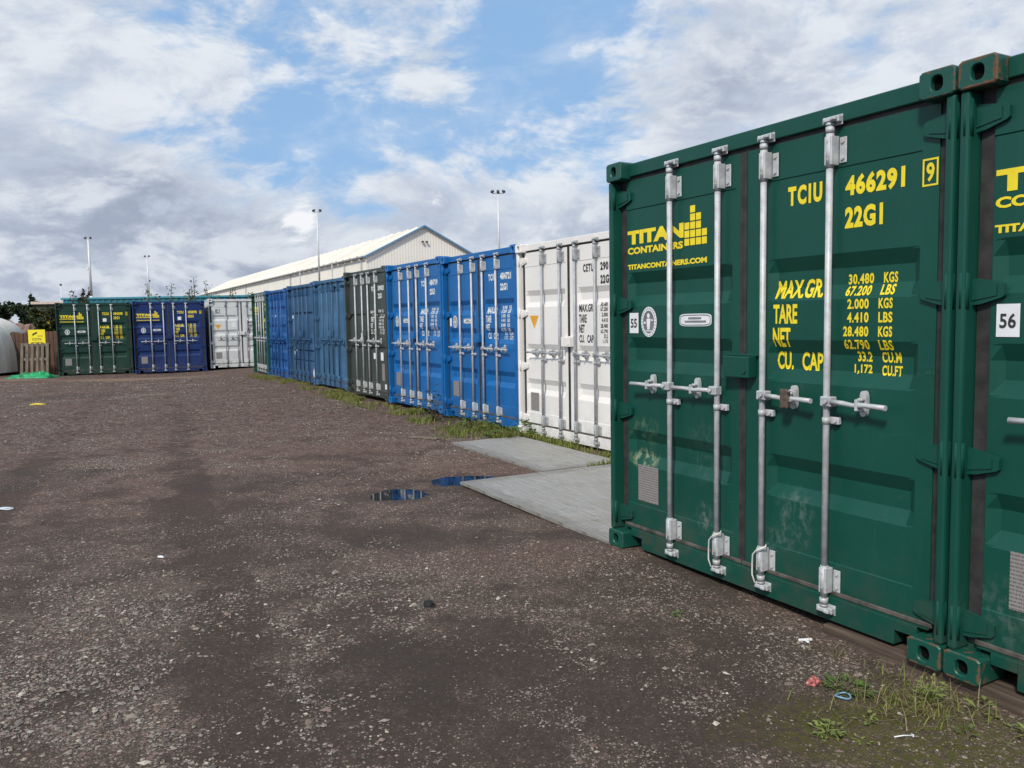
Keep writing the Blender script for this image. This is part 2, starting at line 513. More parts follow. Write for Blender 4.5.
def build_ground():
    xs = axis(-4.5, 3.2, 0.045, -900, 900, 1.10)
    ys = axis(2.2, 10.0, 0.045, -60, 1400, 1.06)
    V = [(x, y, ground_z(x, y)) for y in ys for x in xs]
    nx, ny = len(xs), len(ys)
    Fc = [(j * nx + i, j * nx + i + 1, (j + 1) * nx + i + 1, (j + 1) * nx + i) for j in range(ny - 1) for i in range(nx - 1)]
    me = arrays_mesh('ground', V, Fc, True)
    m, t, b = new_mat('cinder_gravel')
    P = t.node('ShaderNodeNewGeometry').outputs['Position']
    x, y, z = t.sep(P)
    q2 = t.vmath('MULTIPLY', P, (1, 1, 0))
    wander = t.math('MULTIPLY', t.math('SUBTRACT', t.noise(q2, 0.35, 3), 0.5), 0.7)
    q = t.math('ADD', t.math('MULTIPLY_ADD', y, 0.428, x), wander)

    def band(c, w):
        return t.ramp(t.math('ADD', t.math('ABSOLUTE', t.math('SUBTRACT', q, c)), t.math('MULTIPLY', t.math('SUBTRACT', t.noise(q2, 3.3, 5, .65), .5), .5)), w, w * 0.4)
    tracks = t.math('MAXIMUM', t.math('MAXIMUM', band(0.25, .26), band(-1.5, .30)), t.math('MULTIPLY', band(-3.2, .40), .6))
    patch = t.noise(q2, 0.75, 5, 0.6)
    patch2 = t.noise(t.vmath('ADD', q2, (11, 4, 0)), 2.6, 5, 0.6)
    patch3 = t.noise(t.vmath('ADD', q2, (31, 14, 0)), 0.22, 3, 0.5)
    dist = t.vmath('LENGTH', q2, out=1)
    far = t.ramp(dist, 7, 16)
    patch4 = t.noise(t.vmath('ADD', q2, (2, 24, 0)), 7.0, 5, 0.65)
    loose = t.math('ADD', t.math('ADD', t.math('MULTIPLY', patch, 0.62), t.math('ADD', t.math('MULTIPLY', patch2, 0.45), t.math('MULTIPLY', patch4, 0.28))), t.math('MULTIPLY', far, 0.17))
    loose = t.math('SUBTRACT', loose, t.math('MULTIPLY', tracks, 0.13))
    def spot(cx, cy, rx, ry, soft=1.4):
        ax = t.math('DIVIDE', t.math('SUBTRACT', x, cx), rx)
        ay = t.math('DIVIDE', t.math('SUBTRACT', y, cy), ry)
        rr = t.math('SQRT', t.math('ADD', t.math('MULTIPLY', ax, ax), t.math('MULTIPLY', ay, ay)))
        return t.ramp(t.math('ADD', rr, t.math('MULTIPLY', t.math('SUBTRACT', patch2, 0.5), soft)), 1.1, 0.3)
    heap = spot(-.15, 5.35, 1.15, .48, .9)
    loose = t.math('ADD', loose, t.math('MULTIPLY', heap, .22))
    loose = t.math('SUBTRACT', loose, t.math('MULTIPLY', spot(.15, 3.5, 1.2, .75, .9), .13))
    loose_m = t.ramp(loose, 0.58, 0.78)               # 0 = packed dark fines, 1 = loose stones
    # packed fines
    f1 = t.noise(q2, 60, 6, 0.7)
    f2 = t.noise(q2, 9, 5, 0.6)
    fines = t.mix(t.ramp(f1, 0.3, 0.7), (0.022, 0.0185, 0.0165), (0.058, 0.049, 0.043))
    fines = t.mix(t.math('MULTIPLY', t.ramp(f2, 0.45, 0.75), 0.35), fines, (0.080, 0.068, 0.060))
    f3 = t.noise(t.vmath('ADD', q2, (4, 7, 0)), 24, 6, 0.7)
    fines = t.mix(t.math('MULTIPLY', t.ramp(f3, 0.5, 0.72), 0.55), fines, (0.125, 0.105, 0.094))
    fines = t.mix(t.math('MULTIPLY', t.ramp(f3, 0.48, 0.30), 0.5), fines, (0.030, 0.025, 0.022))
    brown = t.mix(t.ramp(patch3, 0.35, 0.65), (0.066, 0.050, 0.038), (0.080, 0.063, 0.056))
    fines = t.mix(0.30, fines, brown)
    fines = t.mix(t.math('MULTIPLY', far, t.math('MULTIPLY', t.ramp(patch2, .3, .65), .45)), fines, (0.155, 0.13, 0.118))  # lighter with distance; nearer cloud shade put into the ground colour
    fines = t.mix(t.math('MULTIPLY', loose_m, .16), fines, t.mix(f1, (0.060, 0.049, 0.041), (0.17, 0.145, 0.123)))
    fines = t.mix(t.math('MULTIPLY', tracks, t.math('MULTIPLY', t.ramp(patch2, .35, .65), .20)), fines, (0.032, 0.027, 0.024))
    # stones at three sizes
    hs, col = 0.0, fines
    for sc, lo_s, w in ((36, 0.40, 1.0), (75, 0.22, 0.9), (150, 0.16, 0.8)):
        qq = t.vmath('ADD', q2, t.vmath('SCALE', t.node('ShaderNodeTexNoise').outputs['Color'], 0.004))
        v = t.voronoi(qq, sc)
        dd, rc = v.outputs['Distance'], t.sep(v.outputs['Color'])
        keep = t.math('LESS_THAN', t.math('ADD', rc[0], t.math('MULTIPLY', t.math('SUBTRACT', 1.0, loose_m), 0.66 if sc > 40 else 0.56)), 0.50 if sc == 36 else 0.74)
        rad = t.math('MULTIPLY_ADD', rc[1], 0.18, 0.28)
        ins = t.math('MULTIPLY', t.ramp(t.math('SUBTRACT', dd, rad), 0.06, -0.02), keep)
        c1 = t.mix(rc[2], (0.12, 0.10, 0.088), (0.46, 0.41, 0.345))
        c1 = t.mix(t.math('GREATER_THAN', rc[1], 0.66), c1, (0.19, 0.135, 0.122))
        c1 = t.mix(t.ramp(t.noise(q2, 220, 3), 0.35, 0.7), t.mix(1.0, c1, (0.7, 0.7, 0.7), 'MULTIPLY'), c1)
        col = t.mix(t.math('MULTIPLY', ins, w), col, c1)
        hs = t.math('ADD', hs, t.math('MULTIPLY', t.math('MULTIPLY', t.math('SUBTRACT', 0.6, dd), ins), 26.0 / sc))
    clod = t.voronoi(t.vmath('ADD', q2, t.comb(t.math('MULTIPLY', f3, .08), t.math('MULTIPLY', f1, .05), 0.0)), 15)
    cc = t.sep(clod.outputs['Color'])
    cm = t.math('MULTIPLY', t.math('MULTIPLY', t.ramp(clod.outputs['Distance'], .50, .25), t.math('GREATER_THAN', cc[0], .45)), t.math('MULTIPLY', far, t.ramp(loose, .42, .70)))
    col = t.mix(t.math('MULTIPLY', cm, .75), col, t.mix(cc[1], (.085, .07, .062), (.30, .26, .23)))
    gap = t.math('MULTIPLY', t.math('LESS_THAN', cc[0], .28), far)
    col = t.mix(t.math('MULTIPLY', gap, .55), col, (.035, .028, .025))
    # damp smooth spots, moss by the end of the near container, dry dust at the far containers, pinkish stone heap
    damp = 0.0
    for cx, cy, rx, ry in ((-.55, 5.85, .75, .45), (-1.1, 7.45, .62, .5), (-.4, 8.1, .8, .42), (-2.7, 8.2, .9, .6), (-5.2, 8.6, 1.0, .9), (-3.3, 4.4, .5, .4), (-10.5, 19.8, 1.8, 1.2), (-.6, 3.6, .6, .5), (-1.9, 3.6, .5, .5)):
        ax = t.math('DIVIDE', t.math('SUBTRACT', x, cx), rx)
        ay = t.math('DIVIDE', t.math('SUBTRACT', y, cy), ry)
        rr = t.math('SQRT', t.math('ADD', t.math('MULTIPLY', ax, ax), t.math('MULTIPLY', ay, ay)))
        damp = t.math('MAXIMUM', damp, t.ramp(t.math('ADD', rr, t.math('MULTIPLY', t.math('SUBTRACT', patch2, 0.5), 1.6)), 1.1, 0.45))
    col = t.mix(t.math('MULTIPLY', damp, 0.5), col, (0.030, 0.025, 0.022))

    moss = t.math('MULTIPLY', spot(1.58, 2.96, .78, .60), t.ramp(t.noise(q2, 26, 5, .7), 0.36, 0.62))
    col = t.mix(t.math('MULTIPLY', moss, 0.88), col, t.mix(f1, (0.045, 0.052, 0.008), (0.095, 0.105, 0.018)))
    col = t.mix(t.math('MULTIPLY', heap, 0.35), col, t.mix(col, (0.05, 0.03, 0.027), (0.50, 0.33, 0.29)))
    sand = t.math('MAXIMUM', spot(-8.45, 19.0, .6, .22, .7), spot(-12.4, 26.6, 3.4, .9, .8))
    sand = t.math('MAXIMUM', sand, spot(-17.3, 27.2, 2.6, .8, .6))
    col = t.mix(t.math('MULTIPLY', sand, 0.8), col, t.mix(f1, (0.15, 0.12, 0.095), (0.28, 0.23, 0.18)))
    col = t.mix(t.math('MULTIPLY', t.ramp(dist, 60, 160), 0.8), col, (0.05, 0.07, 0.03))
    col = t.mix(1.0, col, (1.06, 0.975, 0.91), 'MULTIPLY')
    col = t.mix(t.ramp(dist, 5, 9), col, t.mix(1.0, col, (1.10, 0.99, 0.98), 'MULTIPLY'))
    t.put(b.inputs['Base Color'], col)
    t.put(b.inputs['Roughness'], t.math('SUBTRACT', 0.94, t.math('MULTIPLY', damp, 0.16)))
    b.inputs['Specular IOR Level'].default_value = 0.22
    rough_far = t.math('MULTIPLY', t.math('ADD', f3, t.math('MULTIPLY', t.noise(q2, 8, 5, .65), 1.2)), far)
    nr0 = t.bump(rough_far, 0.8, 0.05)
    nr = t.bump(t.math('ADD', hs, t.math('MULTIPLY', f1, 0.3)), 0.8, 0.006, nr0)
    t.put(b.inputs['Normal'], nr)
    tag(obj('ground', me, m), kind='structure')


build_ground()


def build_puddles():
    m, t, b = new_mat('puddle_water')
    b.inputs['Base Color'].default_value = (0.012, 0.012, 0.012, 1)
    b.inputs['Roughness'].default_value = 0.025
    b.inputs['IOR'].default_value = 1.33
    b.inputs['Specular IOR Level'].default_value = 0.75
    co = t.node('ShaderNodeTexCoord').outputs['Object']
    t.put(b.inputs['Normal'], t.bump(t.noise(co, 9, 2), 0.02, 0.01))
    for cx, cy, rx, ry, lv in ((-1.09, 7.47, .36, .34, -0.0445), (-.46, 8.17, .55, .34, -0.0445)):
        mb = MB()
        mb.bm.faces.new([mb.bm.verts.new((cx + rx * math.cos(a) * (1 + .1 * math.sin(3 * a)), cy + ry * math.sin(a) * (1 + .1 * math.cos(4 * a)), lv)) for a in np.linspace(0, 2 * math.pi, 33)[:-1]])
        tag(obj('puddle', mb, m), kind='structure')


build_puddles()


# ------------------------------------------------------------------ shipping containers
CW, CH, CL = 2.438, 2.591, 6.058
DY = 0.085                 # door skin, behind the front plane of the corner castings
DOORS = {'left': (0.112, 1.157), 'right': (1.203, 2.326)}
ZB, ZT = 0.152, 2.468


class Relief:
    """depth of a pressed door skin: (u, z) -> metres behind the outer skin"""
    def __init__(self, kind, u0, u1, side):
        self.u0, self.u1 = u0, u1
        self.a, self.b = (u0 + .004, u1 - .07) if side == 'left' else (u0 + .15, u1 - .085)
        if kind in ('vertical', 'slots'):
            self.a, self.b = u0 + .06, u1 - .06
        self.kind = kind
        self.m = .03 if side == 'left' else .002
        self.H, self.V = [], []
        if kind == 'three':
            self.H = [(1.643, 1.868, .072, .036), (1.215, 1.439, .072, .036), (.584, .818, .072, .036)]
        elif kind == 'white':
            self.H = [(1.735, 1.960, .07, .034), (1.03, 1.245, .07, .034), (.565, .775, .07, .034)]
        elif kind == 'whitefour':
            self.H = [(1.77, 1.99, .07, .034), (1.22, 1.43, .07, .034), (.63, .84, .07, .034)]
        elif kind == 'two':
            self.H = [(1.60, 1.70, .03, .03), (.93, 1.03, .03, .03)]
        elif kind == 'four':
            self.H = [(1.78, 2.10, .08, .045), (1.25, 1.57, .08, .045), (.75, 1.07, .08, .045), (.28, .57, .08, .045)]
        elif kind == 'slots':
            self.H = [(1.77, 1.86, .025, .05), (.80, .87, .025, .05), (.55, .60, .02, .04)]
        if kind == 'vertical':
            n = 2
            w = (self.b - self.a) / n
            self.V = [(self.a + k * w + .10, self.a + (k + 1) * w - .04, .045, .05) for k in range(n)]
        if kind in ('four', 'slots'):
            self.V = [(self.a + .44, self.a + .52, .025, .03)] if kind == 'four' else []
        self.pan = (.312, 2.283)

    def d(self, u, z):
        e = 0.0
        if self.pan[0] < z < self.pan[1] and self.a - .03 < u < self.b + self.m:
            e = min(1.0, (z - self.pan[0]) / .005, (self.pan[1] - z) / .005) * .005
        for z0, z1, s, dp in self.H:
            f = min(1.0, (z - z0) / s, (z1 - z) / s, (u - self.a) / .045, (self.b - u) / .045)
            if f > 0:
                e = max(e, .005 + dp * f)
        for a, b, s, dp in self.V:
            f = min(1.0, (u - a) / s, (b - u) / s, (z - .22) / .05, (2.40 - z) / .05)
            if f > 0:
                e = max(e, .005 + dp * f)
        return e

    def breaks(self):
        zs = {ZB, ZT, self.pan[0], self.pan[0] + .005, self.pan[1] - .005, self.pan[1]}
        for z0, z1, s, dp in self.H:
            zs |= {z0, z0 + s * .12, z0 + s, z1 - s, z1 - s * .12, z1}
        us = {self.u0, self.u1, self.a - .03, self.a - .0299, self.a, self.a + .045, self.b - .045, self.b, self.b + self.m - .0001, self.b + self.m}
        for a, b, s, dp in self.V:
            us |= {a, a + s, b - s, b}
            zs |= {.22, .27, 2.35, 2.40}
        zs = sorted(zs)
        us = sorted(u for u in us if self.u0 <= u <= self.u1)
        return us, zs


def door_mesh(rel):
    us, zs = rel.breaks()
    mb = MB()
    bm = mb.bm
    V = [[bm.verts.new((u, DY + rel.d(u, z), z)) for u in us] for z in zs]
    for j in range(len(zs) - 1):
        for i in range(len(us) - 1):
            bm.faces.new((V[j][i], V[j][i + 1], V[j + 1][i + 1], V[j + 1][i]))
    yb = DY + .06
    b = [bm.verts.new(p) for p in ((us[0], yb, zs[0]), (us[-1], yb, zs[0]), (us[-1], yb, zs[-1]), (us[0], yb, zs[-1]))]
    bm.faces.new((b[3], b[2], b[1], b[0]))
    bm.faces.new([V[0][i] for i in reversed(range(len(us)))] + [b[0], b[1]])
    bm.faces.new([V[-1][i] for i in range(len(us))] + [b[2], b[3]])
    bm.faces.new([V[j][0] for j in range(len(zs))] + [b[3], b[0]])
    bm.faces.new([V[j][-1] for j in reversed(range(len(zs)))] + [b[1], b[2]])
    return mb.mesh('door')


_text_cache = {}


def text_polys(body, bold=0.0, spacing=1.0):
    key = (body, bold, spacing)
    if key not in _text_cache:
        cu = bpy.data.curves.new('lettering', 'FONT')
        cu.body = body
        cu.size = 1.0
        cu.offset = bold
        cu.space_character = spacing
        cu.resolution_u = 3
        o = bpy.data.objects.new('lettering', cu)
        COL.objects.link(o)
        bpy.context.view_layer.update()
        me = bpy.data.meshes.new_from_object(o.evaluated_get(bpy.context.evaluated_depsgraph_get()))
        v = np.array([tuple(p.co) for p in me.vertices])
        f = [tuple(p.vertices) for p in me.polygons]
        bpy.data.objects.remove(o)
        bpy.data.curves.remove(cu)
        bpy.data.meshes.remove(me)
        lo, hi = v[:, :2].min(0), v[:, :2].max(0)
        v[:, :2] = (v[:, :2] - lo) / (hi - lo)
        _text_cache[key] = (v, f)
    return _text_cache[key]


def lettering_mesh(items, rel=None, lift=.0022, breaks=()):
    """items: (text, u0, u1, z0, z1, bold) or ('#rect', u0, u1, z0, z1) or ('#poly', [(u, z)...]); laid on the door's relief"""
    bm = bmesh.new()
    for it in items:
        if it[0] == '#rect':
            _, u0, u1, z0, z1 = it
            bm.faces.new([bm.verts.new(p) for p in ((u0, 0, z0), (u1, 0, z0), (u1, 0, z1), (u0, 0, z1))])
        elif it[0] == '#poly':
            bm.faces.new([bm.verts.new((u, 0, z)) for u, z in it[1]])
        else:
            s, u0, u1, z0, z1, bold = it[:6]
            v, f = text_polys(s, bold, it[6] if len(it) > 6 else 1.0)
            vv = [bm.verts.new((u0 + (u1 - u0) * p[0], 0, z0 + (z1 - z0) * p[1])) for p in v]
            for q in f:
                try:
                    bm.faces.new([vv[i] for i in q])
                except ValueError:
                    pass
    if rel is not None:
        us, zs = rel.breaks()
        for z in zs:
            bmesh.ops.bisect_plane(bm, geom=bm.verts[:] + bm.edges[:] + bm.faces[:], plane_co=(0, 0, z), plane_no=(0, 0, 1), dist=1e-5)
        for u in us[1:-1]:
            bmesh.ops.bisect_plane(bm, geom=bm.verts[:] + bm.edges[:] + bm.faces[:], plane_co=(u, 0, 0), plane_no=(1, 0, 0), dist=1e-5)
        for v in bm.verts:
            v.co.y = DY + rel.d(v.co.x, v.co.z) - lift
    else:
        for v in bm.verts:
            v.co.y = DY - lift
    me = bpy.data.meshes.new('lettering')
    for f in bm.faces:
        f.normal_update()
        if f.normal.y > 0:
            f.normal_flip()
    bm.to_mesh(me)
    bm.free()
    return me


def oval(cu, cz, ru, rz, n=28, p=2.0):
    out_ = []
    for k in range(n):
        a = 2 * math.pi * k / n
        c, s = math.cos(a), math.sin(a)
        out_.append((cu + ru * math.copysign(abs(c) ** (2 / p), c), cz + rz * math.copysign(abs(s) ** (2 / p), s)))
    return out_


def flat_mesh(polys, y):
    """thin stickers/plates: outlines in (u, z) with 1.2 mm of thickness"""
    mb = MB()
    for poly in polys:
        mb.prism(poly, y, y + .0012)
    return mb.mesh('sticker')


def rect(u0, u1, z0, z1):
    return [(u0, z0), (u1, z0), (u1, z1), (u0, z1)]


# shared pieces -------------------------------------------------------
def casting_mesh():
    """ISO corner fitting, front face at y = 0, x 0..w, z 0..h, oval hole in the front, its tunnel; a separate black plug paints its shade"""
    w, h, d = .162, .118, .178
    mb = MB()
    bm = mb.bm
    n = 32
    hole, o1, o2 = [], [], []
    for k in range(n):
        a = 2 * math.pi * (k + .5) / n
        c, s = math.cos(a), math.sin(a)
        hx = .031 * math.copysign(abs(c) ** .8, c)
        hz = .036 * math.copysign(abs(s) ** .8, s)
        hole.append((w / 2 + hx, h / 2 + hz))
        m_ = max(abs(c), abs(s))
        qx, qz = c / m_, s / m_
        pz = 13.0
        rr = (abs(c) ** pz + abs(s) ** pz) ** (-1 / pz)
        qx, qz = c * rr, s * rr
        o1.append((w / 2 + qx * (w / 2 - .005), h / 2 + qz * (h / 2 - .005)))
        o2.append((w / 2 + qx * w / 2, h / 2 + qz * h / 2))
    rg = lambda pts, y: [bm.verts.new((x, y, z)) for x, z in pts]
    hb = [(w / 2 + (x - w / 2) * .88, h / 2 + (z - h / 2) * .88) for x, z in hole]
    R0 = [rg(hb, .030), rg(hb, .005), rg(hole, 0.0), rg(o1, 0.0), rg(o2, .005), rg(o2, d)]
    for a, b in zip(R0, R0[1:]):
        for k in range(n):
            f = bm.faces.new((a[k], a[(k + 1) % n], b[(k + 1) % n], b[k]))
    bm.faces.new(list(reversed(R0[-1])))
    return mb.mesh('corner_casting')


def hole_shade_mesh():
    mb = MB()
    mb.prism(oval(.081, .059, .040, .046, 20), .0295, .07)
    return mb.mesh('hole_shade')


def bar_mesh(detail=True):
    """locking bar with its upper and lower guides, cams, keepers and middle bracket; bar axis at x = 0, y = .045"""
    mb = MB()
    n = 14 if detail else 8
    yb = .043
    mb.cyl((0, yb, .10), (0, yb, 2.50), .0165, n=n)
    for z0, z1 in ((2.290, 2.430), (.164, .293)):
        mb.box(-.022, .022, .027, .0835, z0, z1, .003)
        mb.box(.027, .068, .076, .0835, z0 + .008, z1 - .008, .003)
        mb.cyl((0, yb, z0 - .012), (0, yb, z1 + .012), .0195, n=n)
        if detail:
            for zz in (z0 + .03, z1 - .03):
                mb.cyl((.049, .0765, zz), (.049, .068, zz), .009, n=6)
                mb.cyl((0, .0265, zz), (0, .0235, zz), .006, n=6)
    for s, zc in ((1, 2.46), (-1, .125)):
        mb.cyl((0, yb, zc - .014), (0, yb, zc + .014), .0215, n=n)
        mb.cyl((0, yb, zc + s * .020), (0, yb, zc + s * .030), .020, n=n)
        # cam hook with its two prongs and the keeper bolted to the header or sill
        za, zb2 = zc + s * .034, zc + s * .058
        lo, hi = min(za, zb2), max(za, zb2)
        mb.box(-.030, .030, .022, .062, lo, hi, .006)
        mb.box(.022, .050, .012, .030, lo + .003, hi - .003, .004)
        mb.box(-.040, -.024, .032, .0712, lo - .004, hi + .004, .004)
        mb.box(.034, .052, .036, .0712, lo - .004, hi + .004, .004)
        mb.box(-.040, .052, .0640, .0716, lo - .014, hi + .012, .002)
    mb.box(-.020, .058, .060, .0845, 1.024, 1.060, .003)
    mb.cyl((0, yb, 1.026), (0, yb, 1.058), .0205, n=n)
    if detail:
        mb.cyl((.046, .053, 1.042), (.046, .046, 1.042), .008, n=6)
    return mb.mesh('locking_bar')


def handle_mesh(s):
    """door handle reaching to the side s, its pivot hub on the bar and its keeper plate"""
    mb = MB()
    yb = .043
    z = 1.14
    x = lambda a, b: (min(s * a, s * b), max(s * a, s * b))
    mb.box(*x(-.019, .046), .014, .064, z - .026, z + .024, .005)
    mb.cyl((s * .022, .012, z), (s * .022, -.004, z), .011, n=8)
    mb.tube([(s * .045, .022, z), (s * .12, .018, z - .002), (s * .17, .022, z - .008), (s * .21, .020, z - .004), (s * .25, .016, z - .002), (s * .355, .010, z - .004)], [.013, .013, .012, .014, .012, .0135], 8)
    kp = oval(s * .195, z, .020, .062, 20, 3.0)
    mb.prism(kp, .062, .0845)
    mb.box(*x(.181, .209), .032, .063, z + .014, z + .028, .004)
    mb.box(*x(.182, .208), .030, .063, z - .036, z - .020, .004)
    mb.box(*x(.188, .202), .006, .031, z - .032, z + .024, .003)
    return mb.mesh('handle')


def hinge_mesh(s):
    """hinge blade from the corner post over to the door; s = +1 for the left post"""
    mb = MB()
    x = lambda a: s * a
    mb.cyl((x(.026), .0365, -.075), (x(.026), .0365, .075), .0235, n=14)
    poly = [(x(.030), -.062), (x(.085), -.055), (x(.168), -.030), (x(.178), -.022), (x(.178), .022), (x(.168), .030), (x(.085), .048), (x(.030), .056)]
    mb.prism(poly, .066, .0845)
    pol2 = [(x(.048), -.040), (x(.150), -.022), (x(.150), .022), (x(.048), .040)]
    mb.prism(pol2, .061, .0695)
    return mb.mesh('hinge')


def corrugated(mb, p0, du, dn, length, z0, z1, period=.278, depth=.034, top=None):
    """trapezoid-ribbed wall: starts at p0, runs along du, ribs push along dn"""
    n = int(length / period)
    prof = []
    for k in range(n):
        o = k * period
        prof += [(o, 0), (o + period * .26, 0), (o + period * .5, depth), (o + period * .76, depth)]
    prof.append((n * period, 0))
    if length - n * period > 1e-4:
        prof.append((length, 0))
    prev = None
    for a, dpt in prof:
        x = p0[0] + du[0] * a + dn[0] * dpt
        y = p0[1] + du[1] * a + dn[1] * dpt
        zt = z1 if top is None else top(a)
        cur = (mb.bm.verts.new((x, y, z0)), mb.bm.verts.new((x, y, zt)))
        if prev:
            mb.bm.faces.new((prev[0], cur[0], cur[1], prev[1]))
        prev = cur


def frame_mesh():
    mb = MB()
    h = .118
    for s in (0, 1):
        m_ = (lambda a: a) if s == 0 else (lambda a: CW - a)
        bx = lambda a, b, *r: mb.box(min(m_(a), m_(b)), max(m_(a), m_(b)), *r)
        bx(.004, .046, .014, .150, h, CH - h, .012, 2)        # outer half of the post, rounded
        bx(.046, .104, .105, .150, h, CH - h)                # inner half, set back
        bx(.004, .100, CL - .10, CL - .005, h, CH - h, .006)  # rear post
        bx(.006, .066, .178, CL - .178, CH - .075, CH - .012, .006)   # top side rail
        bx(.006, .052, .178, CL - .178, .014, .165, .006)      # bottom side rail
        # the piece of sill over the fork notch next to each casting
        bx(.162, .275, .069, .150, .088, .142, .004)
    mb.box(.162, CW - .162, .070, .150, 2.492, CH - .014, .005)      # header
    mb.box(.275, CW - .275, .069, .150, .018, .142, .004)            # sill
    mb.box(.162, CW - .162, CL - .1, CL - .01, CH - .075, CH - .014, .005)
    mb.box(.162, CW - .162, CL - .1, CL - .01, .018, .165, .005)
    # the lip below the doors
    mb.box(.106, CW - .106, .0705, .082, .142, .150)
    return mb.mesh('frame')


def shell_meshes():
    side = []
    for s in (0, 1):
        mb = MB()
        corrugated(mb, (.012 if s == 0 else CW - .012, .16), (0, 1), (1 if s == 0 else -1, 0), CL - .3, .16, CH - .07)
        side.append(mb.mesh('side_wall'))
    mb = MB()
    corrugated(mb, (.1, CL - .02), (1, 0), (0, -1), CW - .2, .16, CH - .07)
    rear = mb.mesh('rear_wall')
    mb = MB()
    mb.box(.05, CW - .05, .14, CL - .08, CH - .050, CH - .022)
    roof = mb.mesh('roof')
    mb = MB()
    mb.box(.05, CW - .05, .15, CL - .08, .10, .160)
    floor = mb.mesh('container_floor')
    return side, rear, roof, floor


def gasket_mesh(side):
    u0, u1 = DOORS[side]
    mb = MB()
    o = .040 if side == 'left' else .0
    # top, bottom, hinge side and the centre seam
    mb.box(u0 - .030, u1 + .022, .092, .120, ZT, 2.4915)
    if side == 'left':
        mb.box(u0 - .060, u0, .094, .120, .150, ZT + .024)
        mb.box(u1, u1 + .024, .080, .120, .159, ZT)
    else:
        mb.box(u1, u1 + .060, .094, .120, .150, ZT + .024)
        mb.box(u0 - .0215, u0, .081, .120, .159, ZT)
    return mb.mesh('gasket')


def lock_box_mesh():
    mb = MB()
    mb.box(1.090, 1.285, .014, .080, 1.226, 1.345, .006, 2)
    mb.box(1.080, 1.300, .066, .0845, 1.3455, 1.356, .002)
    mb.cyl((1.255, .012, 1.262), (1.255, .006, 1.262), .012, n=10)
    return mb.mesh('lock_box')


CASTING, HOLE_SHADE = casting_mesh(), hole_shade_mesh()
BAR = bar_mesh()
HANDLE = {1: handle_mesh(1), -1: handle_mesh(-1)}
HINGE = {1: hinge_mesh(1), -1: hinge_mesh(-1)}
FRAME = frame_mesh()
SIDES, REAR, ROOF, CFLOOR = shell_meshes()
GASKET = {s: gasket_mesh(s) for s in DOORS}
LOCKBOX = lock_box_mesh()


def bottom_seal_mesh(side):
    u0, u1 = DOORS[side]
    mb = MB()
    mb.box(u0 - .02, u1 + (.020 if side == 'left' else .02), .0735, .0842, .1505, .174, .004)
    return mb.mesh('bottom_seal')


BSEAL = {sd: bottom_seal_mesh(sd) for sd in DOORS}
HINGE_Z = (2.365, 1.657, .942, .236)


def number_items(code, digit, typ='22G1', unit_rows=True, box=True, prefix='TCIU'):
    it = [(prefix, 1.488, 1.705, 2.133, 2.233, .05, 1.3), (code, 1.842, 2.160, 2.135, 2.235, .05, 1.12), (typ, 1.842, 2.050, 1.982, 2.084, .05, 1.12)]
    if box and digit:
        u0, u1, z0, z1, w = 2.248, 2.322, 2.122, 2.241, .008
        it += [('#rect', u0, u1, z1 - w, z1), ('#rect', u0, u1, z0, z0 + w), ('#rect', u0, u0 + w, z0 + w, z1 - w), ('#rect', u1 - w, u1, z0 + w, z1 - w),
               (digit, u0 + .018, u1 - .018, z0 + .018, z1 - .018, .03)]
    if unit_rows:
        it += [('MAX.GR.', 1.398, 1.706, 1.655, 1.752, .03), ('TARE', 1.394, 1.556, 1.524, 1.626, .032), ('NET', 1.392, 1.512, 1.400, 1.502, .032),
               ('CU.', 1.396, 1.505, 1.280, 1.376, .032), ('CAP.', 1.562, 1.708, 1.280, 1.376, .03)]
        rows = [('30.480', 'KGS', 1.863, 2.005, 2.135), ('67.200', 'LBS', 1.863, 2.005, 2.135), ('2.000', 'KGS', 1.885, 2.005, 2.135), ('4.410', 'LBS', 1.885, 2.005, 2.135),
                ('28.480', 'KGS', 1.863, 2.005, 2.135), ('62.790', 'LBS', 1.863, 2.005, 2.135), ('33.2', 'CU.M', 1.925, 2.005, 2.162), ('1,172', 'CU.FT', 1.905, 2.005, 2.168)]
        zz = [(1.713, 1.763), (1.656, 1.706), (1.593, 1.642), (1.527, 1.577), (1.460, 1.510), (1.397, 1.445), (1.338, 1.388), (1.276, 1.325)]
        for (a, b_, u0, u1, u2), (z0, z1) in zip(rows, zz):
            it.append((a, u0 - .022, u1 - .022, z0, z1, .034, 1.1))
            it.append((b_, 2.036, u2 - .025, z0, z1, .034, 1.1))
    return it


def logo_items():
    it = [('TITAN', .120, .676, 2.052, 2.142, .06), ('CONTAINERS', .120, .670, 1.987, 2.032, .045), ('TITANCONTAINERS.COM', .120, .880, 1.887, 1.921, .05)]
    heights = (3, 5, 4, 2)
    cw, rh, gp = .0508, .0486, .0075
    for c, hh in enumerate(heights):
        for r in range(hh):
            u0, z0 = .684 + c * cw, 1.999 + r * rh
            it.append(('#rect', u0, u0 + cw - gp, z0, z0 + rh - gp))
    return it


def seal_items():
    """round-ended emblem: grey ring with a standing figure and side marks on a white oval"""
    c, z = .340, 1.540
    dark = [('#poly', oval(c, z, .056, .074, 26))]
    light = [('#poly', oval(c, z + .040, .014, .016, 12)), ('#poly', [(c - .02, z + .02), (c + .022, z + .022), (c + .012, z - .05), (c - .012, z - .05)]),
             ('#rect', c - .046, c - .028, z - .012, z + .002), ('#rect', c + .028, c + .046, z + .006, z + .016), ('#rect', c - .04, c + .04, z - .062, z - .056)]
    marks = []
    for k in range(26):
        a = 2 * math.pi * k / 26
        cu, cz = c + .068 * math.cos(a), z + .087 * math.sin(a)
        marks.append(('#rect', cu - .0035, cu + .0035, cz - .004, cz + .004))
    return dark + marks, light


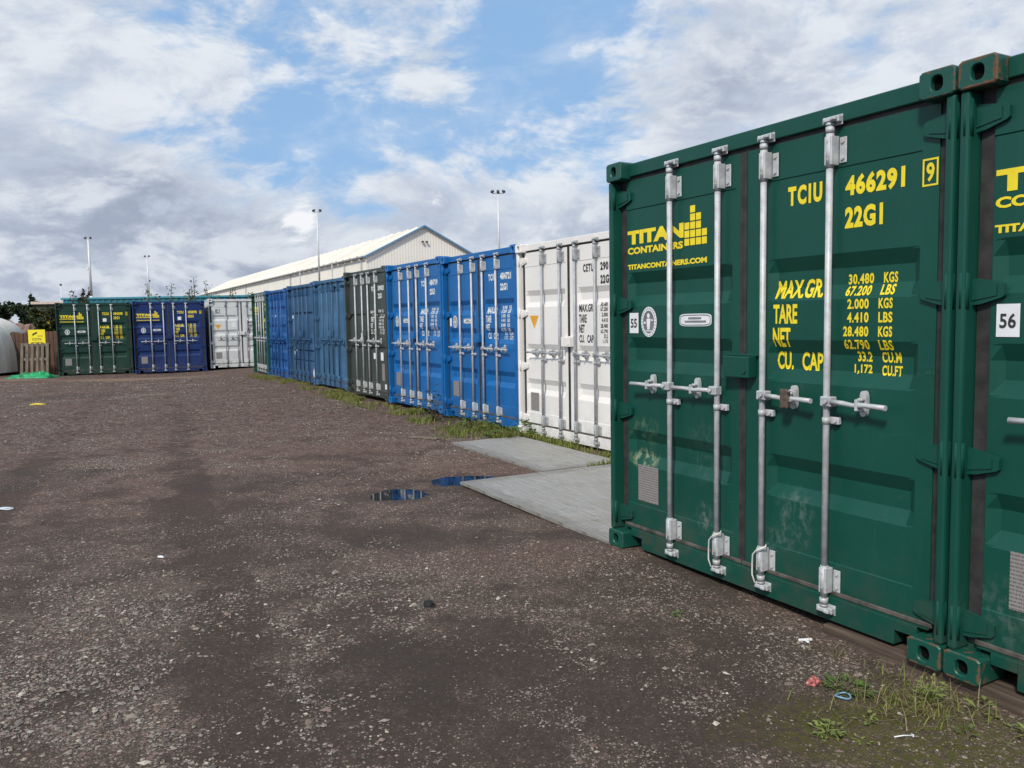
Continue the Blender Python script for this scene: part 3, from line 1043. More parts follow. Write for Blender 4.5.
def container(label, loc, yaw, colour, relief='three', bars='galv', letter='yellow', logo=False, code='466291', digit='9', prefix='TCIU', number=None,
              emblem=True, pill=True, plate=True, triangle=False, square=False, frame_mat=None, lockbox=True, texts=True, extra=(), detail=True, rows=True):
    root = empty('shipping_container', loc, yaw)
    tag(root, label, 'shipping container', 'shipping containers ranged round the yard')
    fm = frame_mat or colour['paint']
    obj('frame', FRAME, fm, root)
    for k, (u, z) in enumerate(((0, CH - .118), (CW - .162, CH - .118), (0, 0), (CW - .162, 0))):
        c = obj('corner_casting', CASTING, colour['cast'][k], root, (u, 0, z))
        obj('casting_hole_shade', HOLE_SHADE, M['dark'], c)  # black plug paints the shade inside the hole
    for u, z in ((0, CH - .118), (CW - .162, CH - .118), (0, 0), (CW - .162, 0)):
        mb_name = 'corner_casting'
        o = obj(mb_name, REARCAST, colour['cast'][0], root, (u, CL - .178, z))
    for s in SIDES:
        obj('side_wall', s, colour['paint'], root)
    obj('rear_wall', REAR, colour['paint'], root)
    obj('roof', ROOF, colour['paint'], root)
    obj('underside', CFLOOR, M['dark'], root)
    bm_ = bars if not isinstance(bars, str) else M[bars]
    for side in ('left', 'right'):
        u0, u1 = DOORS[side]
        key = (relief, side)
        if key not in DOOR_CACHE:
            rel = Relief(relief, u0, u1, side)
            DOOR_CACHE[key] = (rel, door_mesh(rel))
        rel, dm = DOOR_CACHE[key]
        door = obj('door', dm, colour['paint'], root)
        obj('gasket', GASKET[side], M['rubber'], door)
        obj('bottom_seal', BSEAL[side], M['rubber_dusty'], door)
        if side == 'left':
            uu, hs, hx, hd = (.598, 1.015), -1, 0.0, 1
        else:
            uu, hs, hx, hd = (1.361, 1.785), 1, CW, -1
        for u in uu:
            obj('locking_bar', BAR, bm_, door, (u, 0, 0))
            obj('handle', HANDLE[hs], bm_, door, (u, 0, 0))
        for z in HINGE_Z:
            obj('hinge', HINGE[hd], fm, door, (hx, 0, z))
        if side == 'left':
            if lockbox:
                obj('lock_box', LOCKBOX, fm, door)
            if logo:
                li = logo_items()
                obj('logo_lettering', lettering_mesh(li[:2], rel), M['yellow'], door)
                obj('web_address', lettering_mesh(li[2:3], rel), M['yellow'], door)
                obj('logo_mark', lettering_mesh(li[3:], rel), M['yellow'], door)
            if number:
                obj('number_plate', flat_mesh([rect(.138, .232, 1.466, 1.600)], DY + .0015), M['sticker'], door)
                ln = lettering_mesh([(number, .152, .218, 1.502, 1.562, .02)], None, .0008)
                obj('plate_digits', ln, M['black_letter'], door)
            if emblem:
                obj('emblem', flat_mesh([oval(.340, 1.540, .079, .098, 32)], DY + .0015), M['sticker'], door)
                d_, l_ = seal_items()
                obj('emblem_ring', lettering_mesh(d_, None, .0006), M['grey_ink'], door)
                obj('emblem_figure', lettering_mesh(l_, None, .0016), M['sticker'], door)
            if pill:
                obj('sticker', flat_mesh([oval(.781, 1.549, .141, .038, 36, 5)], DY + .0015), M['sticker'], door)
                pr = []
                rnd = random.Random(3)
                o1, o2 = oval(.781, 1.549, .134, .032, 36, 5), oval(.781, 1.549, .130, .028, 36, 5)
                pr += [('#poly', [o1[k], o1[(k + 1) % 36], o2[(k + 1) % 36], o2[k]]) for k in range(36)]
                for zc, a, b_ in ((1.560, .722, .835), (1.540, .69, .875)):
                    u = a
                    while u < b_:
                        wd = rnd.uniform(.006, .012)
                        pr.append(('#rect', u, u + wd * .8, zc - .006, zc + .006))
                        u += wd
                obj('sticker_print', lettering_mesh(pr, None, .0007), M['grey_ink'], door)
            if plate:
                obj('data_plate', flat_mesh([rect(.224, .432, .345, .588)], DY + .0018), M['plate'], door)
            if triangle:
                obj('warning_triangle', flat_mesh([[(.225, 1.625), (.445, 1.625), (.335, 1.45)]], DY + .0015), M['orange_tri'], door)
        else:
            if texts:
                its = number_items(code, digit, prefix=prefix, unit_rows=rows)
                k0 = 3 + (5 if digit else 0)
                for nm, part in (('owner_code', its[0:1]), ('serial_number', its[1:2]), ('size_code', its[2:3]), ('check_digit', its[3:k0]), ('capacity_heading', its[k0:k0 + 5]), ('capacity_figures', its[k0 + 5:])):
                    if part:
                        obj(nm, lettering_mesh(part, rel), M[letter], door)
            if square:
                obj('sticker', flat_mesh([rect(1.50, 1.62, 1.90, 2.02)], DY + .0015), M['sticker'], door)
        for (sd, nm, u0_, u1_, z0_, z1_, mt) in extra:
            if sd == side:
                obj(nm, lettering_mesh([('#rect', u0_, u1_, z0_, z1_)], rel, .003), M[mt], door)
    return root


def rear_casting():
    mb = MB()
    mb.box(0, .162, 0, .178, 0, .118, .008)
    return mb.mesh('corner_casting')


REARCAST = rear_casting()
DOOR_CACHE = {}


def colourway(name, rgb, rough=.38, rust=.35, fade=.25, scuffs=(), cr=(.3, .5, .3, .5), grime=.5):
    return {'paint': paint(name + '_paint', rgb, rough, rust, fade, scuffs, grime), 'cast': [casting_mat(f'{name}_casting_{k}', rgb, r) for k, r in enumerate(cr)]}


GREEN = (0.0055, 0.066, 0.047)
PALE_G, GREY_S = (0.20, 0.27, 0.15), (0.16, 0.21, 0.19)
green_a = colourway('bottle_green', GREEN, .38, .45, .13,
                    [(.27, .63, .17, .085, .84, (.30, .34, .20)), (.3, .82, .2, .12, .3, PALE_G), (.86, .36, .09, .11, .6, GREY_S), (1.55, .48, .16, .20, .45, GREY_S), (1.42, .35, .1, .1, .35, GREY_S), (.85, .75, .2, .25, .18, GREY_S)], (.05, .75, .55, .95))
green_b = colourway('bottle_green_worn', GREEN, .38, .35, .12, [(.2, .3, .2, .2, .3, GREY_S)], (1.15, .4, .95, .4))
blue_de = colourway('bright_blue', (0.006, 0.118, 0.355), .36, .15, .16, (), (.1, .1, .2, .2))
dark_f = colourway('dark_olive', (0.042, 0.054, 0.048), .45, .2, .3)
blue_i = colourway('faded_blue', (0.045, 0.125, 0.235), .5, .5, .4, (), (.4, .4, .6, .6))
blue_h = colourway('chalky_blue', (0.032, 0.095, 0.20), .5, .6, .5, [(.35, .8, .10, .12, .9, (.6, .62, .62)), (2.1, .28, .1, .14, .95, (.62, .64, .64)), (.3, 1.45, .07, .3, .7, (.6, .62, .62)), (.5, .35, .08, .1, .7, (.55, .57, .57))], (.4, .4, .6, .6))
blue_g = colourway('cobalt_blue', (0.016, 0.092, 0.285), .45, .3, .35)
green_j = colourway('yard_green', (0.012, 0.070, 0.045), .42, .3, .3)
white_c = colourway('cream_white', (0.74, 0.725, 0.70), .45, .25, .06, (), (.35, .3, .4, .4), .35)
white_k = colourway('cool_white', (0.60, 0.62, 0.62), .45, .3, .10, (), (.3, .3, .4, .4), .45)
navy_l = colourway('navy_blue', (0.010, 0.030, 0.125), .40, .2, .25)
green_m = colourway('deep_green', (0.010, 0.045, 0.030), .42, .25, .25)


def row(s, t):
    return (dR[0] * s + nR[0] * t, dR[1] * s + nR[1] * t)


cont = {}
cont['A'] = container('green container with number plate 55 and yellow lettering, nearest one seen whole', (A0[0], A0[1], 0), YAW_A, green_a, logo=True, number='55')
cont['B'] = container('green container with number plate 56, cut off by the right edge of the photo', (A0[0] + dA[0] * 2.450, A0[1] + dA[1] * 2.450, 0), YAW_A, green_b, logo=True, number='56', code='466302', digit='4')
x, y = row(-9.708, 5.64)
cont['C'] = container('cream white container with black lettering behind the grey boards, next to the near green one', (x, y, -.007), YAW, white_c, 'white', 'galv_dull', 'black_letter', prefix='CETU', code='290118', digit=None, emblem=False, pill=False, triangle=True)
x, y = row(-12.165, 5.655)
cont['D'] = container('bright blue container with white lettering directly beside the cream white one', (x, y, .008), YAW, blue_de, 'three', 'galv', 'white_letter', code='484721', digit=None, extra=[('left', 'sticker', .150, .215, 1.47, 1.60, 'sticker')])
x, y = row(-14.622, 5.65)
cont['E'] = container('bright blue container with white lettering between the dark olive one and its blue twin', (x, y, .03), YAW, blue_de, 'three', 'galv', 'white_letter', code='484719', digit=None)
x, y = row(-17.172, 5.68)
cont['F'] = container('dark olive grey container with white lettering, between bright blue and faded blue ones', (x, y, .045), YAW, dark_f, 'two', 'galv', 'white_letter', code='309423', digit=None, prefix='PCIU', plate=False, pill=False, emblem=False,
                      extra=[('left', 'sticker', .84, .93, 1.70, 1.90, 'sticker'), ('left', 'sticker', .80, .92, 1.15, 1.30, 'sticker'), ('right', 'sticker', 1.5, 1.62, .78, .90, 'sticker'), ('right', 'sticker', 1.9, 2.05, .76, .92, 'sticker'), ('right', 'data_plate', 1.95, 2.10, .36, .70, 'plate'), ('right', 'sticker', 2.10, 2.20, .20, .30, 'sticker')])
x, y = row(-20.27, 5.91)
cont['I'] = container('faded blue container with vertically ribbed doors and blue painted bars beside the olive one', (x, y, .02), YAW, blue_i, 'vertical', blue_i['paint'], emblem=False, pill=False, plate=False, texts=False, extra=[('left', 'sticker', .93, 1.02, 1.42, 1.62, 'sticker')])
x, y = row(-22.773, 5.9)
cont['H'] = container('shabby blue container with narrow door slots and white scraped patches', (x, y, 0), YAW, blue_h, 'slots', blue_h['paint'], emblem=False, pill=False, plate=False, texts=False, extra=[('left', 'sticker', .2, .32, 1.7, 1.78, 'sticker')])
x, y = row(-25.482, 5.92)
cont['G'] = container('cobalt blue container with four deep door ribs, beside the edge-on green one', (x, y, -.03), YAW, blue_g, 'four', blue_g['paint'], emblem=False, pill=False, plate=False, texts=False, extra=[('left', 'sticker', .85, .9, 1.55, 1.85, 'sticker')])
cont['J'] = container('green container seen nearly edge-on at the far end of the curved row', (-8.60, 27.13, -.02), YAW - .04, green_j, logo=True, code='466310', digit=None)
YK = .4156
cont['K'] = container('white container with orange triangle at the back, partly behind the edge-on green one', (-11.27, 30.50, -.066), YK, white_k, 'whitefour', 'galv_dull', 'black_letter', prefix='CETU', code='290204', digit=None, emblem=False, pill=False, triangle=True, extra=[('left', 'sticker', .25, .42, 2.05, 2.2, 'grey_ink'), ('left', 'sticker', .27, .40, 2.07, 2.18, 'sticker'), ('left', 'sticker', .82, .98, 1.52, 1.7, 'sticker')])
cont['L'] = container('navy blue container with yellow lettering standing between the green and white ones', (-13.53, 29.26, -.143), YK, navy_l, logo=True, code='435870', digit='6', square=True)
cont['M'] = container('dark green container with yellow lettering at the left end, beside the fence', (-16.15, 29.02, -.159), YK, green_m, logo=True, code='384290', digit='2', square=True)


def from_A(u, y, z=0.0):
    """a point in the near container's own frame -> world"""
    return (A0[0] + dA[0] * u - dA[1] * y, A0[1] + dA[1] * u + dA[0] * y, z)


# padlock and cords hanging on the near container
def near_bits():
    r = empty('padlock', from_A(1.562, .002, 1.142), YAW_A)
    tag(r, 'worn brown padlock closed through the handle right of the centre seam', 'padlock')
    mb = MB()
    mb.box(-.030, .020, -.014, .014, -.055, .045, .006, 2)
    obj('lock_body', mb, M['brass'], r)
    mb = MB()
    mb.tube([(.014, 0, .03), (.03, 0, .04), (.045, .004, .035), (.048, .012, .01), (.04, .016, -.012), (.016, .004, -.018)], .006, 8)
    obj('shackle', mb, M['galv_dull'], r)
    cm = simple('white_cord', (0.62, 0.60, 0.56), .7)
    for u, lab in ((1.015, 'white cord looped round the foot of the second bar of the near green container'), (1.361, 'white cord looped round the foot of the third bar of the near green container')):
        mb = MB()
        mb.tube([(u - .012, .01, .10), (u - .034, .012, .14), (u - .036, .014, .20), (u - .030, .012, .255), (u, .008, .285), (u + .03, .012, .30), (u + .045, .03, .312), (u + .03, .05, .318)], .0045, 6)
        o = obj('seal_cord', mb, cm)
        o.location = (A0[0], A0[1], 0)
        o.rotation_euler = (0, 0, YAW_A)
        tag(o, lab, 'cord', 'white cords on the near container')


near_bits()


# timber sleeper under the corner of the two near containers
def wood(name, a, b_, grain=(3, 60, 60)):
    m, t, b = new_mat(name)
    co = t.node('ShaderNodeTexCoord').outputs['Object']
    g = t.noise(t.vmath('MULTIPLY', co, grain), 1.0, 6, .65)
    c = t.mix(t.ramp(g, .3, .7), a, b_)
    c = t.mix(t.math('MULTIPLY', t.ramp(t.noise(co, 5, 4), .5, .75), .4), c, tuple(q * .5 for q in a))
    t.put(b.inputs['Base Color'], c)
    b.inputs['Roughness'].default_value = .85
    t.put(b.inputs['Normal'], t.bump(g, .5, .006))
    return m


M['sleeper'] = wood('sleeper_wood', (0.045, 0.032, 0.024), (0.12, 0.085, 0.06))
M['old_wood'] = wood('weathered_wood', (0.085, 0.068, 0.052), (0.22, 0.18, 0.14), (30, 30, 3))
M['brown_wood'] = wood('brown_fence_wood', (0.060, 0.030, 0.020), (0.13, 0.070, 0.045), (30, 30, 2))
mb = MB()
mb.box(-.98, 2.2, .02, .24, -.14, -.003, .010, 2)
o = obj('timber_sleeper', mb, M['sleeper'], None, from_A(2.75, .02, 0))
o.rotation_euler = (0, 0, YAW_A - .01)
tag(o, 'brown timber sleeper lying under the touching corners of the two near green containers', 'sleeper')


# ------------------------------------------------------------------ grey boards on the ground
def board_mat():
    m, t, b = new_mat('grey_decking_board')
    co = t.node('ShaderNodeTexCoord').outputs['Object']
    x, y, z = t.sep(co)
    yy = t.math('MULTIPLY_ADD', x, -.10, y)
    ln = t.math('FRACT', t.math('MULTIPLY', yy, 30))
    groove = t.ramp(t.math('ABSOLUTE', t.math('SUBTRACT', ln, .5)), .36, .46)
    nz = t.noise(t.vmath('MULTIPLY', co, (3, 40, 3)), 1.0, 5, .65)
    big = t.noise(co, 2.2, 5, .6)
    c = t.mix(t.ramp(nz, .3, .7), (0.25, 0.245, 0.23), (0.39, 0.385, 0.365))
    c = t.mix(t.math('MULTIPLY', t.ramp(big, .42, .7), .55), c, (0.27, 0.245, 0.20))
    c = t.mix(t.math('MULTIPLY', groove, .6), c, (0.13, 0.125, 0.115))
    spk = t.ramp(t.noise(co, 42, 5, .7), .58, .66)
    c = t.mix(t.math('MULTIPLY', spk, t.ramp(t.noise(co, 3.0, 3), .40, .60)), c, (0.07, 0.058, 0.045))
    c = t.mix(t.math('MULTIPLY', t.ramp(t.noise(co, 1.3, 4), .55, .7), .25), c, (0.16, 0.16, 0.10))
    L_, D_ = 2.5, 2.5
    ex_ = t.math('MINIMUM', x, t.math('SUBTRACT', L_, x))
    edm = t.math('MINIMUM', ex_, t.math('ABSOLUTE', y))
    mud = t.ramp(t.math('SUBTRACT', edm, t.math('MULTIPLY', t.noise(co, 9, 8, .75), .42)), -.03, -.13)
    c = t.mix(t.math('MULTIPLY', mud, .32), c, t.mix(nz, (0.055, 0.042, 0.033), (0.12, 0.095, 0.075)))
    blot = t.ramp(t.noise(t.vmath('ADD', co, (4, 1, 0)), 3.4, 7, .7), .55, .70)
    c = t.mix(t.math('MULTIPLY', blot, .45), c, (0.13, 0.115, 0.095))
    t.put(b.inputs['Base Color'], c)
    b.inputs['Roughness'].default_value = .55
    t.put(b.inputs['Normal'], t.bump(t.math('SUBTRACT', nz, groove), .4, .004))
    return m


M['board'] = board_mat()
dx2, bk2 = (-.468, .884), (.884, .468)


def board(loc, length, depth, lab, tilt=0.0):
    mb = MB()
    bm = mb.bm
    nx, ny = 20, 14
    rnd = random.Random(int(length * 100))
    tops = [[bm.verts.new((length * i / nx, depth * j / ny, .026 + .006 * mnoise.noise(Vector((i * .3, j * .3, length)))) ) for i in range(nx + 1)] for j in range(ny + 1)]
    bots = [[bm.verts.new((length * i / nx, depth * j / ny, 0)) for i in (0, nx)] for j in (0, ny)]
    for j in range(ny):
        for i in range(nx):
            bm.faces.new((tops[j][i], tops[j][i + 1], tops[j + 1][i + 1], tops[j + 1][i]))
    bm.faces.new([tops[0][i] for i in reversed(range(nx + 1))] + [bots[0][0], bots[0][1]])
    bm.faces.new([tops[-1][i] for i in range(nx + 1)] + [bots[1][1], bots[1][0]])
    bm.faces.new([tops[j][0] for j in range(ny + 1)] + [bots[1][0], bots[0][0]])
    bm.faces.new([tops[j][-1] for j in reversed(range(ny + 1))] + [bots[0][1], bots[1][1]])
    o = obj('ground_board', mb, M['board'], None, loc)
    o.rotation_euler = (tilt, 0, math.atan2(dx2[1], dx2[0]))
    o.scale = (1, -1, 1)
    tag(o, lab, 'board', 'grey boards laid on the ground')
    return o


board((.665, 5.56, -.012), 2.53, 2.5, 'large grey ribbed board running in under the corner of the near green container')
board((.31, 8.36, -.026), 2.36, 1.0, 'smaller grey board beyond the large one, edged by grass')

# ------------------------------------------------------------------ loose stones
def hrand(n, seed):
    return np.random.default_rng(seed).random(n)


def build_gravel():
    rng = np.random.default_rng(7)
    base = np.array([(1, 0, 0), (-1, 0, 0), (0, 1, 0), (0, -1, 0), (0, 0, 1), (0, 0, -1)], float)
    fc = np.array([(0, 2, 4), (2, 1, 4), (1, 3, 4), (3, 0, 4), (2, 0, 5), (1, 2, 5), (3, 1, 5), (0, 3, 5)])
    V, Fs = [], []
    n = 0
    tries = 0
    while n < 66000 and tries < 620000:
        tries += 1
        fr = n > 48000
        yy = 9.0 + 17.0 * rng.random() ** 1.3 if fr else 2.3 + 9.5 * rng.random() ** 1.7
        xx = (rng.random() - .5) * (1.45 * yy + .8)
        p = Vector((xx, yy, 0))
        if xx > 3.4:
            continue
        d = mnoise.noise(p * .75) * .7 + mnoise.noise(p * 2.6 + Vector((3, 3, 0))) * .6 + mnoise.noise(p * 7.5 + Vector((1, 8, 0))) * .35
        q = xx + .428 * yy
        tr = min(abs(q - .25), abs(q + 1.5), abs(q + 3.2))
        if d - (.22 if tr < .25 else 0) - .28 * max(0.0, 1 - ((xx - .15) / 1.3) ** 2 - ((yy - 3.5) / .9) ** 2) < rng.normal(.10, .17):
            continue
        # keep out of the containers and off the boards
        ua = (xx - A0[0]) * dA[0] + (yy - A0[1]) * dA[1]
        va = -(xx - A0[0]) * dA[1] + (yy - A0[1]) * dA[0]
        if va > -.03 and ua > -2.75:
            continue
        if fr and xx * nR[0] + yy * nR[1] > 5.2:
            continue
        if ((xx + 1.09) / .34) ** 2 + ((yy - 7.47) / .3) ** 2 < 1 or ((xx + .46) / .5) ** 2 + ((yy - 8.17) / .3) ** 2 < 1:
            continue
        if ((xx - 1.55) / .7) ** 2 + ((yy - 2.98) / .55) ** 2 < 1 and rng.random() < .85:
            continue
        s = .0032 + .0052 * rng.random() ** 2.6 + (.010 * rng.random() if rng.random() < .03 else 0)
        if xx < -.5 and yy < 5.2:
            s *= 1 + .7 * rng.random()
        if fr:
            s = s * .5 + .00055 * yy * rng.uniform(.6, 1.6)
        a = rng.random() * 6.283
        sc = np.array([s * rng.uniform(.8, 1.7), s * rng.uniform(.7, 1.2), s * rng.uniform(.35, .8)])
        vv = (base * rng.uniform(.65, 1.15, (6, 1)) + rng.normal(0, .14, (6, 3))) * sc
        c, s_ = math.cos(a), math.sin(a)
        vv = np.stack([vv[:, 0] * c - vv[:, 1] * s_, vv[:, 0] * s_ + vv[:, 1] * c, vv[:, 2]], 1)
        z = ground_z(xx, yy)
        V.append(vv + (xx, yy, z + sc[2] * .35))
        Fs.append(fc + 6 * n)
        n += 1
    V, Fs = np.concatenate(V), np.concatenate(Fs)
    me = arrays_mesh('gravel', V, Fs)
    m, t, b = new_mat('loose_stone')
    geo = t.node('ShaderNodeNewGeometry')
    rr = geo.outputs['Random Per Island']
    P = geo.outputs['Position']
    cr = t.node('ShaderNodeValToRGB')
    t.put(cr.inputs[0], rr)
    el = cr.color_ramp.elements
    el[0].color = (0.075, 0.065, 0.06, 1)
    el[1].color = (0.55, 0.50, 0.42, 1)
    for pos, c in ((.35, (0.19, 0.165, 0.145, 1)), (.6, (0.28, 0.25, 0.21, 1)), (.8, (0.20, 0.135, 0.115, 1)), (.93, (0.30, 0.27, 0.23, 1))):
        e = el.new(pos)
        e.color = c
    t.put(b.inputs['Base Color'], t.mix(t.ramp(t.noise(P, 160, 3), .3, .7), t.mix(1.0, cr.outputs[0], (.75, .75, .75), 'MULTIPLY'), cr.outputs[0]))
    b.inputs['Roughness'].default_value = .9
    tag(obj('gravel', me, m), 'pale loose stones scattered over the dark yard surface', 'gravel', kind='stuff')


build_gravel()


# ------------------------------------------------------------------ grass and weeds
def leaf_mat(name, a, b_, trans=.25):
    m, t, b = new_mat(name)
    geo = t.node('ShaderNodeNewGeometry')
    t.put(b.inputs['Base Color'], t.mix(geo.outputs['Random Per Island'], a, b_))
    b.inputs['Roughness'].default_value = .6
    b.inputs['Specular IOR Level'].default_value = .25
    tr = t.node('ShaderNodeBsdfTranslucent')
    t.put(tr.inputs[0], t.mix(geo.outputs['Random Per Island'], a, b_))
    mx = t.node('ShaderNodeMixShader')
    mx.inputs[0].default_value = trans
    t.l.new(b.outputs[0], mx.inputs[1])
    t.l.new(tr.outputs[0], mx.inputs[2])
    t.l.new(mx.outputs[0], t.n['Material Output'].inputs[0])
    return m


M['grass'] = leaf_mat('grass_blades', (0.11, 0.15, 0.025), (0.27, 0.29, 0.075))
M['dry_grass'] = leaf_mat('dry_grass_blades', (0.20, 0.17, 0.08), (0.34, 0.29, 0.15))
M['weed'] = leaf_mat('weed_leaves', (0.060, 0.12, 0.022), (0.13, 0.20, 0.05))
M['weed_pale'] = leaf_mat('pale_weed_leaves', (0.15, 0.21, 0.05), (0.27, 0.31, 0.10))
M['dark_leaf'] = leaf_mat('dark_leaves', (0.018, 0.032, 0.010), (0.06, 0.085, 0.028))
M['tree_leaf'] = leaf_mat('far_tree_leaves', (0.018, 0.030, 0.015), (0.05, 0.068, 0.034))
M['leggy_leaf'] = leaf_mat('leggy_shrub_leaves', (0.05, 0.062, 0.022), (0.14, 0.14, 0.055))
M['stem'] = simple('woody_stem', (0.12, 0.095, 0.06), .85)
M['flower'] = simple('yellow_flower', (0.75, 0.55, 0.04), .6)


def blades(name, spots, mat, hmin, hmax, wid, seed, lab, cat='grass', lay=0.0):
    """spots: (x, y); one bent two-piece blade at each"""
    rng = np.random.default_rng(seed)
    V, Fc = [], []
    for k, (x, y) in enumerate(spots):
        h = rng.uniform(hmin, hmax)
        a = rng.random() * 6.283
        w = wid * rng.uniform(.6, 1.3)
        px, py = math.cos(a), math.sin(a)
        ln = rng.uniform(.2, .95) * h
        f = 1.0
        if lay:
            f = rng.uniform(.15, 1.0)
            ln = h * math.sqrt(max(0.0, 1.0 - f * f)) + .2 * h
        z = ground_z(x, y) - .005
        V += [(x - py * w, y + px * w, z), (x + py * w, y - px * w, z),
              (x + px * ln * .35 - py * w * .7, y + py * ln * .35 + px * w * .7, z + h * .62 * f ** .7), (x + px * ln * .35 + py * w * .7, y + py * ln * .35 - px * w * .7, z + h * .62 * f ** .7),
              (x + px * ln, y + py * ln, z + h * .95 * f)]
        i = 5 * k
        Fc += [(i, i + 1, i + 3, i + 2), (i + 2, i + 3, i + 4)]
    o = obj(name, arrays_mesh(name, V, Fc), mat)
    tag(o, lab, cat, kind='stuff')
    return o


def grass_spots():
    rng = np.random.default_rng(11)
    green, dry = [], []
    tries = 0
    while len(green) + len(dry) < 15000 and tries < 250000:
        tries += 1
        s = rng.uniform(-25.6, -6.9)
        off = rng.exponential(.26)
        lim = .55 if s < -12.5 else (.75 if s < -10.3 else 1.15)
        if s > -9.8:
            off = rng.uniform(0, 1.15)
        if off > lim:
            continue
        x, y = row(s, 5.66 - off + (.22 if s < -17.6 else 0))
        n1 = mnoise.noise(Vector((x * 1.3, y * 1.3, 0))) + .5 * mnoise.noise(Vector((x * 4, y * 4, 2)))
        thr = .22 if s < -10.5 else -.30
        if s > -9.8 and off > .5:
            thr = .0 + (off - .5) * .6
        if -14.7 < s < -12.6 and off < .5:
            thr += .18
        if n1 < thr + rng.normal(0, .12):
            continue
        # not through the boards
        for (bx, by, L, D) in ((.665, 5.56, 2.53, 2.5), (.31, 8.36, 2.36, 1.0)):
            u = (x - bx) * dx2[0] + (y - by) * dx2[1]
            v = (x - bx) * bk2[0] + (y - by) * bk2[1]
            if -.02 < u < L + .02 and -.02 < v < D + .02:
                break
        else:
            (dry if rng.random() < (.12 if s > -12.5 else .38) else green).append((x, y))
    return green, dry


gs, ds = grass_spots()
blades('grass', gs, M['grass'], .03, .12, .0055, 3, 'short green grass growing along the foot of the container row')
blades('grass', ds, M['dry_grass'], .02, .10, .005, 4, 'dry straw coloured grass along the foot of the blue containers')


def leafy(name, loc, n, spread, h, leaf, mat, lab, cat, seed, group=None, up=.5):
    """low plant: short stems and pointed folded leaves round the root"""
    rng = random.Random(seed)
    r = empty(name, loc)
    tag(r, lab, cat, group)
    st, lf = MB(), MB()
    for k in range(n):
        a = rng.random() * 6.283
        rad = spread * math.sqrt(rng.random())
        zz = h * (rng.random() ** .8) * (1 - .5 * rad / spread)
        tip = Vector((math.cos(a) * rad, math.sin(a) * rad, zz))
        if k % 3 == 0:
            st.tube([(0, 0, -.01), tuple(tip * .55 + Vector((0, 0, h * .08))), tuple(tip)], [.004, .003, .002] if h > .1 else [.0025, .002, .0015], 5)
        L = leaf * rng.uniform(.6, 1.2)
        d = Vector((math.cos(a + rng.uniform(-.8, .8)), math.sin(a + rng.uniform(-.8, .8)), rng.uniform(-.2, up))).normalized()
        sd = d.cross(Vector((0, 0, 1))).normalized() * L * .26
        nrm = sd.cross(d).normalized() * L * .10
        m1 = tip + d * L * .45
        vs = [lf.bm.verts.new(p) for p in (tip, m1 + sd + nrm, tip + d * L, m1 - sd + nrm, m1)]
        lf.bm.faces.new((vs[0], vs[4], vs[1]))
        lf.bm.faces.new((vs[4], vs[2], vs[1]))
        lf.bm.faces.new((vs[0], vs[3], vs[4]))
        lf.bm.faces.new((vs[4], vs[3], vs[2]))
    obj('stem', st, M['stem'] if mat is not M['weed_pale'] else M['weed_pale'], r)
    obj('leaf_cluster', lf, mat, r)
    return r


def at_ground(x, y, dz=0.0):
    return (x, y, ground_z(x, y) + dz)


leafy('dock_plant', at_ground(.02, 11.0), 46, .34, .24, .17, M['weed'], 'broad leaved green plant at the joint of the blue and cream white containers', 'plant', 1)
leafy('weed', at_ground(-.62, 12.0), 90, .40, .26, .10, M['weed'], 'bushy bright green weed at the foot of the blue container next to the white one', 'weed', 2)
leafy('weed', at_ground(-1.25, 12.9), 70, .16, .62, .09, M['dark_leaf'], 'tall dark weed in the gap between the two bright blue containers', 'weed', 22, None, .8)
leafy('weed', at_ground(-2.9, 15.3), 40, .25, .14, .08, M['weed_pale'], 'low yellowish weed at the foot of the dark olive container', 'weed', 23)
leafy('weed', at_ground(1.20, 3.04), 55, .055, .045, .028, M['weed_pale'], 'small pale green weed standing alone left of the white stick', 'weed', 4)
leafy('weed', at_ground(1.40, 3.13), 18, .045, .04, .022, M['weed_pale'], 'tiny pale weed between the blue ring and the white stick', 'weed', 5)
leafy('weed', at_ground(1.90, 3.22), 9, .05, .09, .055, M['weed_pale'], 'upright weed with large pale leaves under the corner of container 56', 'weed', 6, None, 1.0)
leafy('weed', at_ground(1.96, 3.03), 16, .06, .05, .045, M['weed_pale'], 'flat pale weed at the right edge by the timber sleeper', 'weed', 7)
leafy('weed', at_ground(1.73, 3.30), 60, .05, .15, .028, M['weed_pale'], 'taller yellow green weed before the touching corners of the two near containers', 'weed', 8, None, 1.0)
leafy('weed', at_ground(1.43, 3.42), 120, .095, .04, .03, M['weed'], 'low dark green weed beside the blue ring', 'weed', 9)
leafy('weed', at_ground(.87, 4.25), 14, .035, .02, .03, M['weed'], 'single small green leaf tuft on the bare dirt before the near container', 'weed', 10)
leafy('weed', at_ground(1.30, 2.97), 10, .03, .03, .022, M['weed_pale'], 'thin star shaped weed in the moss left of the white stick', 'weed', 12)
leafy('weed', at_ground(1.74, 3.03), 12, .03, .05, .025, M['weed'], 'thin green weed in the moss right of the white stick', 'weed', 13)

